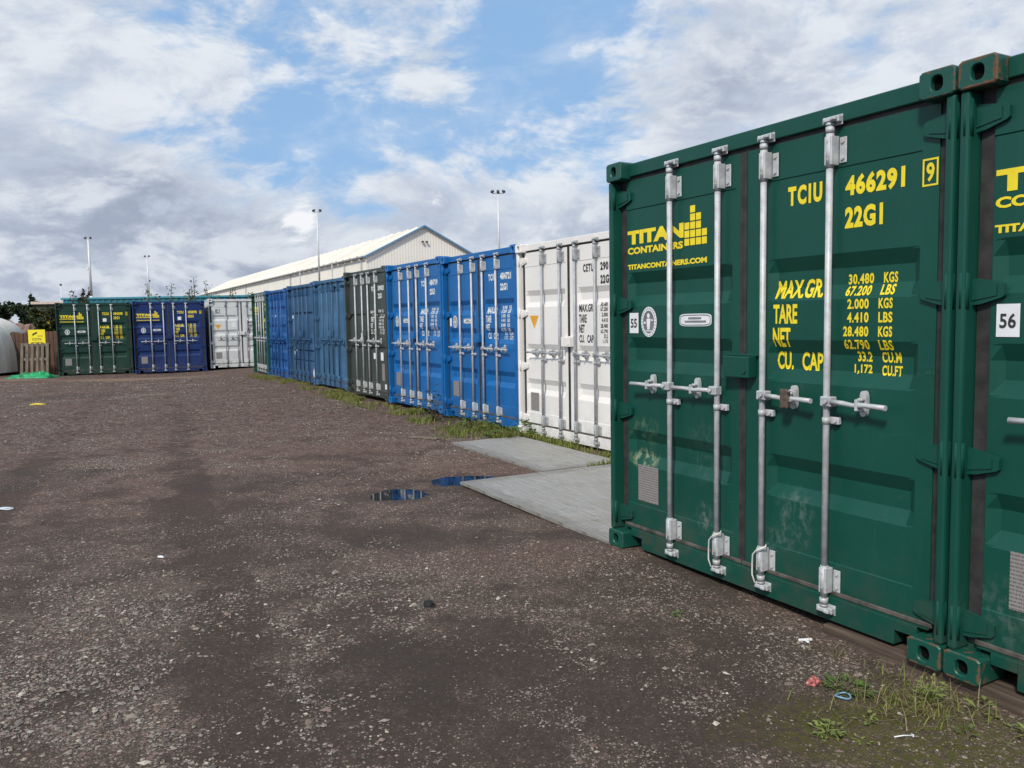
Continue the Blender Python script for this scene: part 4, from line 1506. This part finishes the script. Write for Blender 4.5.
# tuft of grass at the touching corners of the near containers
rng = np.random.default_rng(5)
tuft_g, tuft_d = [], []
for k in range(260):
    x, y = 1.70 + rng.normal(0, .12), 3.27 + rng.normal(0, .09)
    (tuft_d if rng.random() < .42 else tuft_g).append((x, y))
for k in range(90):
    x, y = 1.45 + rng.normal(0, .16), 3.22 + rng.normal(0, .08)
    (tuft_d if rng.random() < .7 else tuft_g).append((x, y))
for k in range(120):
    u = rng.uniform(1.9, 3.2)
    p = from_A(u, -.06 - abs(rng.normal(0, .07)))
    (tuft_d if rng.random() < .6 else tuft_g).append((p[0], p[1]))
blades('grass', tuft_g, M['grass'], .03, .12, .0022, 6, 'green grass blades by the touching corners of the near containers', lay=1.0)
blades('grass', tuft_d, M['dry_grass'], .03, .14, .0019, 7, 'dry straw blades by the touching corners of the near containers', lay=1.0)


# ------------------------------------------------------------------ litter
def crumple(name, loc, size, mat, lab, cat, seed, sub=2, rz=0.0):
    bm = bmesh.new()
    bmesh.ops.create_icosphere(bm, subdivisions=sub, radius=1.0)
    for v in bm.verts:
        n_ = mnoise.noise(v.co * 1.7 + Vector((seed, 0, 0))) * .5 + mnoise.noise(v.co * 4.1 + Vector((0, seed, 0))) * .25
        v.co *= 1 + n_
        v.co = Vector((v.co.x * size[0], v.co.y * size[1], max(v.co.z, -.55) * size[2]))
    me = bpy.data.meshes.new(name)
    bm.to_mesh(me)
    bm.free()
    o = obj(name, me, mat, None, loc)
    o.rotation_euler = (0, 0, rz)
    tag(o, lab, cat)
    return o


crumple('rag', at_ground(-.49, 4.46, .012), (.042, .026, .022), simple('black_rag', (.012, .012, .013), .8), 'small black crumpled lump lying on the open gravel', 'rag', 3, 2, -.5)
crumple('food_wrapper', at_ground(1.30, 3.46, .012), (.030, .018, .022), simple('red_wrapper', (.42, .13, .12), .4, var=.6, scale=60), 'pink red scrap of wrapper near the blue ring', 'wrapper', 8, 3, .4)
crumple('paper_scrap', at_ground(-2.44, 5.51, .008), (.028, .018, .010), M['sticker'], 'small white scrap of paper on the open gravel', 'paper', 5, 1)
crumple('plastic_bag', at_ground(-4.5, 7.11, .012), (.065, .03, .014), simple('pale_bag', (.50, .56, .62), .4), 'flat pale blue white scrap of plastic at the left edge', 'plastic', 9, 2)
mb = MB()
ring = [(1.0 * .032 * math.cos(a), .032 * math.sin(a) * .8, .004 + .004 * math.sin(a * 2)) for a in np.linspace(0, 6.283, 25)]
mb.tube(ring, .0045, 6)
tag(obj('plastic_ring', mb, simple('blue_plastic', (.16, .30, .40), .4), None, at_ground(1.38, 3.34, .006)), 'pale blue plastic ring lying beside the low green weed', 'ring')
mb = MB()
mb.tube([(-.038, -.004, 0), (0, .002, .002), (.034, .004, 0)], .0028, 6)
mb.tube([(.034, .012, .002), (.04, .004, .002), (.034, -.006, .001)], .003, 6)
o = obj('lolly_stick', mb, M['sticker'], None, at_ground(1.48, 3.01, .008))
tag(o, 'short white plastic stick lying on the moss', 'stick')
mb = MB()
mb.box(-.035, .035, -.007, .007, 0, .012, .003)
mb.box(-.006, .006, -.035, .006, .001, .010, .003)
o = obj('tee_clip', mb, M['sticker'], None, at_ground(1.43, 3.92, .004))
o.rotation_euler = (0, 0, .1)
tag(o, 'white T shaped plastic clip lying near the foot of the fourth bar', 'clip')
mb = MB()
mb.box(-.24, .24, -.035, .035, 0, .022, .004)
o = obj('timber_offcut', mb, M['old_wood'], None, at_ground(-1.21, 10.98, .004))
o.rotation_euler = (0, 0, -.55)
tag(o, 'short pale strip of wood lying beside the smaller grey board', 'wood')
mb = MB()
mb.tube([(-.15, -.02, .012), (-.03, .012, .02), (.07, 0, .018), (.16, .03, .012)], [.016, .026, .024, .016], 7)
o = obj('plastic_strip', mb, simple('yellow_plastic', (.62, .50, .06), .5), None, at_ground(-9.9, 16.93, .0))
tag(o, 'yellow strip of plastic lying on the yard far from the containers', 'strip')

# ------------------------------------------------------------------ far left corner: tank, pallet, sign, tarpaulin, fence
def dome_tank():
    m = simple('cream_plastic', (0.74, 0.70, 0.61), .45, var=.06, scale=3, bump=.05)
    r = empty('dome_tank', (-20.55, 30.4, ground_z(-20.55, 30.4)))
    tag(r, 'cream domed plastic shell with vertical creases at the left edge', 'tank')
    bm = bmesh.new()
    n, k = 96, 26
    rings = []
    for j in range(k + 1):
        a = j / k * math.pi / 2
        rad, z = 2.0 * math.cos(a) ** .667, 2.16 * math.sin(a) ** .667
        ring_ = []
        for i in range(n):
            th = 2 * math.pi * i / n
            seam = math.cos(th * 20 + .4)
            rr = rad * (1 - .03 * max(0.0, seam - .8) / .2) * (abs(math.cos(th)) ** 4.5 + abs(math.sin(th)) ** 4.5) ** (-1 / 4.5)
            ring_.append(bm.verts.new((rr * math.cos(th), rr * math.sin(th), .10 + z)))
        rings.append(ring_)
    for j in range(k):
        for i in range(n):
            f = bm.faces.new((rings[j][i], rings[j][(i + 1) % n], rings[j + 1][(i + 1) % n], rings[j + 1][i]))
            f.smooth = True
    bmesh.ops.remove_doubles(bm, verts=bm.verts[:], dist=1e-4)
    bmesh.ops.recalc_face_normals(bm, faces=bm.faces)
    me = bpy.data.meshes.new('shell')
    bm.to_mesh(me)
    bm.free()
    obj('shell', me, m, r)
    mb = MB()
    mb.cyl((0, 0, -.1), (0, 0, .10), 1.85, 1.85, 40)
    obj('gap_shade', mb, M['dark'], r)  # black drum paints the shaded gap below the shell


dome_tank()

FENCE_Y = 30.6


def fence():
    r = empty('board_fence', (-17.6, FENCE_Y, ground_z(-17.6, FENCE_Y)))
    tag(r, 'dark brown upright board fence behind the pallet and yellow sign', 'fence')
    rnd = random.Random(2)
    mb = MB()
    x = -1.75
    while x < 1.2:
        w = rnd.uniform(.14, .17)
        mb.box(x, x + w - .012, rnd.uniform(-.008, .008) - .012, .012 + .002, 0, 1.58 + rnd.uniform(-.05, .03), .003)
        x += w
    obj('fence_boards', mb, M['brown_wood'], r)
    mb = MB()
    mb.box(-1.75, 1.2, .018, .06, .3, .38)
    mb.box(-1.75, 1.2, .018, .06, 1.2, 1.28)
    obj('fence_rail', mb, M['brown_wood'], r)
    for px in (-1.6, -.1, 1.1):
        mb = MB()
        mb.box(px - .05, px + .05, .062, .16, -.2, 1.60, .006)
        obj('fence_post', mb, M['brown_wood'], r)


fence()


def pallet():
    r = empty('pallet', (-17.28, 29.55, ground_z(-17, 29.5)))
    r.rotation_euler = (R(-8), 0, R(3))
    tag(r, 'weathered wooden pallet leaning upright below the yellow sign', 'pallet')
    w, h = 1.0, 1.18
    mb = MB()
    for k in range(6):
        x = -w / 2 + k * (w - .1) / 5
        mb.box(x, x + .1, -.10, -.082, 0, h, .003)
    obj('deck_boards', mb, M['old_wood'], r)
    for z in (0.02, h / 2 - .05, h - .12):
        mb = MB()
        mb.box(-w / 2, w / 2, -.080, 0.0, z, z + .1, .004)
        obj('bearer', mb, M['old_wood'], r)
    mb = MB()
    for x in (-w / 2, -.05, w / 2 - .1):
        mb.box(x, x + .1, .002, .02, 0, h, .003)
    obj('base_boards', mb, M['old_wood'], r)


pallet()


def cctv_sign():
    ys = simple('sign_yellow', (0.80, 0.68, 0.02), .45, var=.05)
    r = empty('warning_sign', (-17.22, 29.66, ground_z(-17, 29.6)))
    tag(r, 'yellow CCTV warning sign with a black camera picture above the pallet', 'sign')
    z0, z1, w = 1.13, 1.66, .31
    mb = MB()
    mb.box(-w, w, -.006, .006, z0, z1, .002)
    obj('sign_board', mb, ys, r)
    mb = MB()
    for px in (-.22, .22):
        mb.box(px - .02, px + .02, .008, .05, 0, z1 - .05, .004)
    obj('sign_post', mb, M['old_wood'], r)
    bm = bmesh.new()

    def shape(pts):
        bm.faces.new([bm.verts.new((u, -.0085, z)) for u, z in pts])
    c, s = math.cos(.45), math.sin(.45)
    rot = lambda u, z: (-.06 + u * c - z * s, 1.52 + u * s + z * c)
    shape([rot(-.10, -.03), rot(.09, -.03), rot(.09, .03), rot(-.10, .03)])
    shape([(-.15, 1.44), (-.12, 1.44), (-.10, 1.49), (-.14, 1.48)])
    rnd = random.Random(4)
    for zc, a, b_, hh in ((1.43, .02, .22, .012), (1.20, -.20, .20, .011)):
        u = a
        while u < b_:
            q = rnd.uniform(.015, .03)
            shape([(u, zc - hh), (u + q * .75, zc - hh), (u + q * .75, zc + hh), (u, zc + hh)])
            u += q
    v, f = text_polys('CCTV', .03)
    vv = [bm.verts.new((-.17 + .34 * p[0], -.0085, 1.27 + .085 * p[1])) for p in v]
    for q in f:
        try:
            bm.faces.new([vv[i] for i in q])
        except ValueError:
            pass
    me = bpy.data.meshes.new('sign_print')
    bm.to_mesh(me)
    bm.free()
    obj('sign_print', me, M['black_letter'], r)


cctv_sign()


def tarpaulin():
    m = simple('green_tarpaulin', (0.008, 0.26, 0.09), .45, var=.45, scale=5)
    bm = bmesh.new()
    nx, ny = 70, 30
    rows = []
    for j in range(ny + 1):
        rw = []
        for i in range(nx + 1):
            x, y = -.74 + 1.52 * i / nx, -.40 + .80 * j / ny
            e = min(1, 2.8 * min(i / nx, 1 - i / nx)) * min(1, 2.4 * min(j / ny, 1 - j / ny))
            v = Vector((x * 2.2, y * 2.2, 1))
            h = .10 + .16 * ss((x + .3) / .7) + .20 * abs(mnoise.noise(v * 1.6)) + .16 * abs(mnoise.noise(v * 3.6)) + .05 * mnoise.noise(v * 8)
            rw.append(bm.verts.new((x + .06 * mnoise.noise(v * 2 + Vector((9, 0, 0))), y + .06 * mnoise.noise(v * 2 + Vector((0, 9, 0))), .52 * h * min(1, 1.6 * e) ** .6)))
        rows.append(rw)
    for j in range(ny):
        for i in range(nx):
            bm.faces.new((rows[j][i], rows[j][i + 1], rows[j + 1][i + 1], rows[j + 1][i]))
    me = bpy.data.meshes.new('tarpaulin')
    bm.to_mesh(me)
    bm.free()
    o = obj('tarpaulin', me, m, None, (-16.72, 28.3, ground_z(-16.6, 28.3)))
    sol = o.modifiers.new('thick', 'SOLIDIFY')
    sol.thickness = .006
    tag(o, 'crumpled bright green tarpaulin heaped on the ground before the pallet', 'tarpaulin')


tarpaulin()

# sandy heap far behind the fence
crumple('spoil_heap', (-36.0, 60, -.3), (1.55, 1.6, 1.95), simple('sandy_soil', (.26, .17, .125), .95, var=.25, scale=1.5), 'heap of pale sandy soil beyond the brown fence', 'soil heap', 12, 4)


# ------------------------------------------------------------------ trees and shrubs
def crown_mesh(name, centres, n, leaf, seed):
    """leaf-sized faces filling several uneven clumps"""
    rng = np.random.default_rng(seed)
    V, Fc = [], []
    k = 0
    for (c, rad) in centres:
        m_ = max(12, int(n * rad[0] * rad[1] * rad[2] / sum(r_[0] * r_[1] * r_[2] for _, r_ in centres)))
        d = rng.normal(size=(m_, 3))
        d /= np.linalg.norm(d, axis=1)[:, None]
        rr = rng.random(m_) ** .45
        for q, r_ in zip(d, rr):
            p = np.array(c) + q * r_ * np.array(rad) * (1 + rng.normal(0, .10))
            a, b_ = rng.normal(size=3), rng.normal(size=3)
            a /= np.linalg.norm(a)
            b_ = np.cross(a, b_)
            b_ /= np.linalg.norm(b_) + 1e-9
            s = leaf * rng.uniform(.6, 1.3)
            V += [p - a * s, p + b_ * s * .5, p + a * s, p - b_ * s * .5]
            Fc.append((k, k + 1, k + 2, k + 3))
            k += 4
    return arrays_mesh(name, V, Fc)


def tree(loc, h, w, seed, lab, mat, leaf=.35, n=900, conifer=False):
    rng = random.Random(seed)
    r = empty('tree', loc)
    tag(r, lab, 'tree', 'trees beyond the yard')
    mb = MB()
    mb.cyl((0, 0, -.3), (0, 0, h * .55), h * .03, h * .015, 8)
    for k in range(5):
        a = rng.random() * 6.283
        z0 = h * rng.uniform(.25, .5)
        mb.cyl((0, 0, z0), (math.cos(a) * w * .35, math.sin(a) * w * .35, z0 + h * .22), h * .014, h * .005, 6)
    obj('trunk', mb, M['stem'], r)
    cs = []
    if conifer:
        for k in range(7):
            f = k / 6
            cs.append(((rng.uniform(-.1, .1) * w, 0, h * (.22 + .72 * f)), (w * .5 * (1.05 - f) + .1, w * .5 * (1.05 - f) + .1, h * .11)))
    else:
        for k in range(12):
            a = rng.random() * 6.283
            q = rng.uniform(0, .36) * w
            cs.append(((math.cos(a) * q, math.sin(a) * q, h * rng.uniform(.12, .84)), (w * rng.uniform(.16, .27), w * rng.uniform(.16, .27), h * rng.uniform(.12, .2))))
    obj('crown', crown_mesh('crown', cs, n, leaf, seed), mat, r)


TREES = [(-78.5, 122, 6.6, 6.5, 'dark bushy tree on the skyline cut by the left edge of the photo', False), (-74.6, 119, 6.5, 5.2, 'dark round tree on the skyline right of the one at the left edge', False),
         (-70.6, 121, 7.0, 3.4, 'pointed dark tree on the skyline, the rightmost high one beyond the soil heap', True), (-72.6, 124, 6.0, 4.6, 'low dark tree between the round and the pointed tree on the skyline', False),
         (-67.6, 126, 4.8, 6.0, 'low broad dark tree beyond the fence, left of the shrub with yellow flowers', False), (-84.0, 126, 6.8, 7.0, 'dark tree outside the left edge', False)]
for k, (x, y, h, w, lab, con) in enumerate(TREES[:5]):
    tree((x, y, -.4), h, w, 40 + k, lab, M['tree_leaf'], .40, 2600, con)


def shrub(loc, stems, h, spread, seed, lab, name='shrub', leaf=.07, per=60, mat=None, flower=0, sparse=False, group=None, lean=(0, 0)):
    rng = random.Random(seed)
    r = empty(name, loc)
    tag(r, lab, 'shrub' if name != 'weed' else 'weed', group)
    st = MB()
    V, Fc = [], []
    FV, FF = [], []
    for s in range(stems):
        a = rng.random() * 6.283
        q = spread * rng.uniform(.2, 1)
        hh = h * rng.uniform(.6, 1.0)
        top = Vector((math.cos(a) * q + lean[0], math.sin(a) * q * .6 + lean[1], hh))
        mid = top * .5 + Vector((rng.uniform(-.1, .1), rng.uniform(-.1, .1), hh * .08))
        foot = Vector((math.cos(a) * q * .3, math.sin(a) * q * .2, -.05))
        st.tube([foot, mid, top], [.03, .024, .014], 5)
        for k in range(per):
            f = rng.uniform(.12 if not sparse else .45, 1.0)
            p = foot.lerp(mid, f * 2) if f < .5 else mid.lerp(top, f * 2 - 1)
            jit = .09 if sparse else spread * .32 * (1.15 - f)
            p = p + Vector((rng.gauss(0, jit), rng.gauss(0, jit), rng.gauss(0, jit * .6)))
            d = Vector((rng.uniform(-1, 1), rng.uniform(-1, 1), rng.uniform(-.4, .8))).normalized()
            sd = d.cross(Vector((rng.uniform(-1, 1), rng.uniform(-1, 1), 1))).normalized()
            L = leaf * rng.uniform(.6, 1.3)
            tgt, ft = (V, Fc)
            if flower and f > .7 and rng.random() < flower:
                tgt, ft, L = FV, FF, L * .8
            i = len(tgt)
            tgt += [tuple(p), tuple(p + d * L * .5 + sd * L * .28), tuple(p + d * L), tuple(p + d * L * .5 - sd * L * .28)]
            ft.append((i, i + 1, i + 2, i + 3))
    obj('stem', st, M['stem'], r)
    obj('foliage', arrays_mesh('foliage', V, Fc), mat or M['dark_leaf'], r)
    if FF:
        obj('flower', arrays_mesh('flower', FV, FF), M['flower'], r)


shrub((-17.75, 31.5, -.2), 22, 2.62, .66, 61, 'dense dark shrub with yellow flowers behind the brown fence', leaf=.15, per=230, flower=.05)
shrub((-16.95, 31.6, -.2), 12, 3.25, .5, 62, 'dark shrub arching over the roof corner of the dark green container', leaf=.14, per=130, lean=(.6, 0))
for k, (x, h, n_, lab) in enumerate(((-18.5, 3.6, 4, 'short dark leggy shrub over the roof joint of the dark green container'), (-16.9, 3.8, 4, 'thin leggy shrub above the left half of the navy container'),
                                    (-16.2, 3.75, 4, 'thin leggy shrub above the middle of the navy container'), (-15.0, 4.35, 6, 'tallest leggy shrub above the right end of the navy container'),
                                    (-14.0, 4.05, 6, 'tall leggy shrub above the left end of the white container at the back'), (-13.3, 3.7, 6, 'bushy leggy shrub above the middle of the white container at the back'), (-12.6, 3.5, 5, 'low leggy shrub above the right end of the white container at the back'))):
    shrub((x, 38.6, -.2), n_, h, .42, 70 + k, lab, leaf=.12, per=64, mat=M['leggy_leaf'], sparse=True, group='leggy shrubs behind the far containers')

# ------------------------------------------------------------------ teal shed behind the far containers
def teal_shed():
    m = simple('teal_cladding', (0.018, 0.14, 0.19), .45, var=.12, scale=.8)
    mt = simple('teal_flashing', (0.04, 0.22, 0.29), .4, var=.1, scale=.8)
    x0, x1, y0, y1, h = -22.1, -10.4, 40.5, 47.0, 2.90
    r = empty('teal_shed', (0, 0, 0))
    tag(r, 'long low teal metal shed behind the far containers', 'shed')
    mb = MB()
    corrugated(mb, (x0, y0), (1, 0), (0, -1), x1 - x0, -.3, h, .3, .03)
    corrugated(mb, (x0, y1), (0, -1), (-1, 0), y1 - y0, -.3, h, .3, .03)
    corrugated(mb, (x1, y0), (0, 1), (1, 0), y1 - y0, -.3, h, .3, .03)
    corrugated(mb, (x1, y1), (-1, 0), (0, 1), x1 - x0, -.3, h, .3, .03)
    obj('wall', mb, m, r)
    mb = MB()
    mb.box(x0 - .08, x1 + .08, y0 - .08, y1 + .08, h + .002, h + .10, .01)
    obj('roof', mb, mt, r)


teal_shed()


# ------------------------------------------------------------------ warehouse
def warehouse():
    cream = simple('cream_cladding', (0.80, 0.765, 0.69), .5, var=.04, scale=.3)
    roofm = simple('pale_roof_sheet', (0.66, 0.625, 0.55), .5, var=.10, scale=.25)
    trim = simple('blue_trim', (0.10, 0.26, 0.42), .45)
    gut = simple('grey_gutter', (0.26, 0.27, 0.28), .5)
    ang = math.atan2(.477, .879)               # local x along the gable, local y along the building
    r = empty('warehouse', (-14.02, 80, 0), ang)
    tag(r, 'long cream warehouse with a pitched ribbed roof and blue edged gable', 'warehouse')
    hw, he, hr, L = 6.14, 8.06, 11.09, 112.0
    mb = MB()
    corrugated(mb, (0, L), (0, -1), (-1, 0), L, -.5, he - .02, .4, .03)
    corrugated(mb, (2 * hw, 0), (0, 1), (1, 0), L, -.5, he - .02, .8, .05)
    obj('wall', mb, cream, r)
    for y0, s in ((0, 1), (L, -1)):
        mb = MB()
        corrugated(mb, (0 if s > 0 else 2 * hw, y0), (s, 0), (0, -s), 2 * hw, -.5, he, .30, .012, top=lambda a: he + (hr - he) * (1 - abs(a - hw) / hw) - .03)
        obj('gable', mb, cream, r)
    for sx in (0, 1):
        mb = MB()
        n = int(L / 2.4)
        prev = None
        for k in range(n + 1):
            for o_, dz in ((0, 0), (.78, 0), (.82, .12), (.94, .12)):
                y = -.25 + (k + o_) * (L + .5) / (n + 1)
                x0, x1 = (-.25, hw) if sx == 0 else (2 * hw + .25, hw)
                cur = (mb.bm.verts.new((x0, y, he - .12 + dz)), mb.bm.verts.new((x1, y, hr + dz)))
                if prev:
                    mb.bm.faces.new((prev[0], cur[0], cur[1], prev[1]))
                prev = cur
        obj('roof', mb, roofm, r)
    mb = MB()
    for a, b_ in (((-.3, he - .16), (hw, hr + .08)), ((2 * hw + .3, he - .16), (hw, hr + .08))):
        pts = [(a[0], a[1]), (b_[0], b_[1]), (b_[0], b_[1] - .17), (a[0], a[1] - .17)]
        mb.prism(pts, -.34, -.26)
    obj('verge_trim', mb, trim, r)
    mb = MB()
    mb.box(-.40, -.26, -.2, L, he - .26, he - .10, .02)
    obj('gutter', mb, gut, r)
    for y in (.9, 6.5, 30, 60, 90):
        mb = MB()
        mb.cyl((-.18, y, -.5), (-.18, y, he - .26), .06, n=8)
        obj('downpipe', mb, gut, r)
    for dx in (-.22, .22):
        mb = MB()
        mb.box(hw + dx - .10, hw + dx + .10, -.30, -.12, 9.40, 9.58, .02)
        obj('floodlight', mb, M['rubber'], r)


warehouse()


# ------------------------------------------------------------------ floodlight masts and posts
def mast(x, y, h, heads, lab, box=False, r0=.11):
    r = empty('floodlight_mast', (x, y, -.2))
    tag(r, lab, 'floodlight mast', 'floodlight masts round the yard')
    mb = MB()
    mb.cyl((0, 0, 0), (0, 0, h * .45), r0, r0 * .8, 10)
    mb.cyl((0, 0, h * .45), (0, 0, h), r0 * .8, r0 * .5, 10)
    obj('pole', mb, M['steel_pale'], r)
    n = heads
    mb = MB()
    w = .15 * n
    mb.box(-w, w, -.04, .04, h - .02, h + .06)
    obj('crossarm', mb, M['galv_dull'], r)
    for k in range(n):
        px = (-w + 2 * w * (k / (n - 1))) if n > 1 else 0
        hb = MB()
        hb.box(-.11, .11, -.13, .11, -.08, .08, .02)
        o = obj('lamp_head', hb, M['lamp_dark'], r, (px, -.05, h + .16))
        o.rotation_euler = (R(35), 0, (-.6 if k == 0 else .6 if k == n - 1 else 0))
    if box:
        mb = MB()
        mb.box(-.35, -.1, -.15, .1, h * .70, h * .70 + .35, .02)
        obj('camera_box', mb, M['steel_pale'], r)


M['lamp_dark'] = simple('lamp_housing', (.05, .055, .065), .5)
mast(-48.03, 94, 11.7, 2, 'thick floodlight mast with a camera box above the dark green container', True, .20)
mast(-53.32, 121, 11.8, 2, 'slim floodlight mast above the navy container', False, .17)
mast(-17.66, 76, 11.9, 2, 'slim two headed floodlight mast in front of the long warehouse', False, .11)
mast(-.86, 66, 11.8, 3, 'three headed floodlight mast above the blue and white containers', False, .11)
mast(-60.2, 110, 7.3, 1, 'short pale lamp mast left of the thick floodlight mast', False, .12)
for (x, y, h, lab) in ((-12.98, 60, 6.1, 'thin dark post before the warehouse wall, right of the two headed mast'), (-15.34, 60, 5.5, 'short thin post before the warehouse wall, left of the two headed mast')):
    mb = MB()
    mb.cyl((0, 0, 0), (0, 0, h), .05, .04, 8)
    mb.cyl((0, 0, h), (0, 0, h + .05), .06, .02, 8)
    tag(obj('post', mb, M['galv_dull'], None, (x, y, -.2)), lab, 'post', 'thin posts before the warehouse')


# low pale-roofed building far beyond the fence
def far_shed():
    r = empty('far_building', (-39.5, 72, -.2))
    tag(r, 'low building with a thin pale roof edge far behind the shrub and fence', 'building')
    mb = MB()
    mb.box(-2.2, 4.0, 0, 6, 0, 3.78)
    obj('wall', mb, simple('dull_green_wall', (.06, .07, .05), .7), r)
    mb = MB()
    mb.box(-2.5, 4.3, -.3, 6.3, 3.782, 4.02, .02)
    obj('roof', mb, simple('pale_roof_edge', (.50, .43, .36), .6), r)


far_shed()
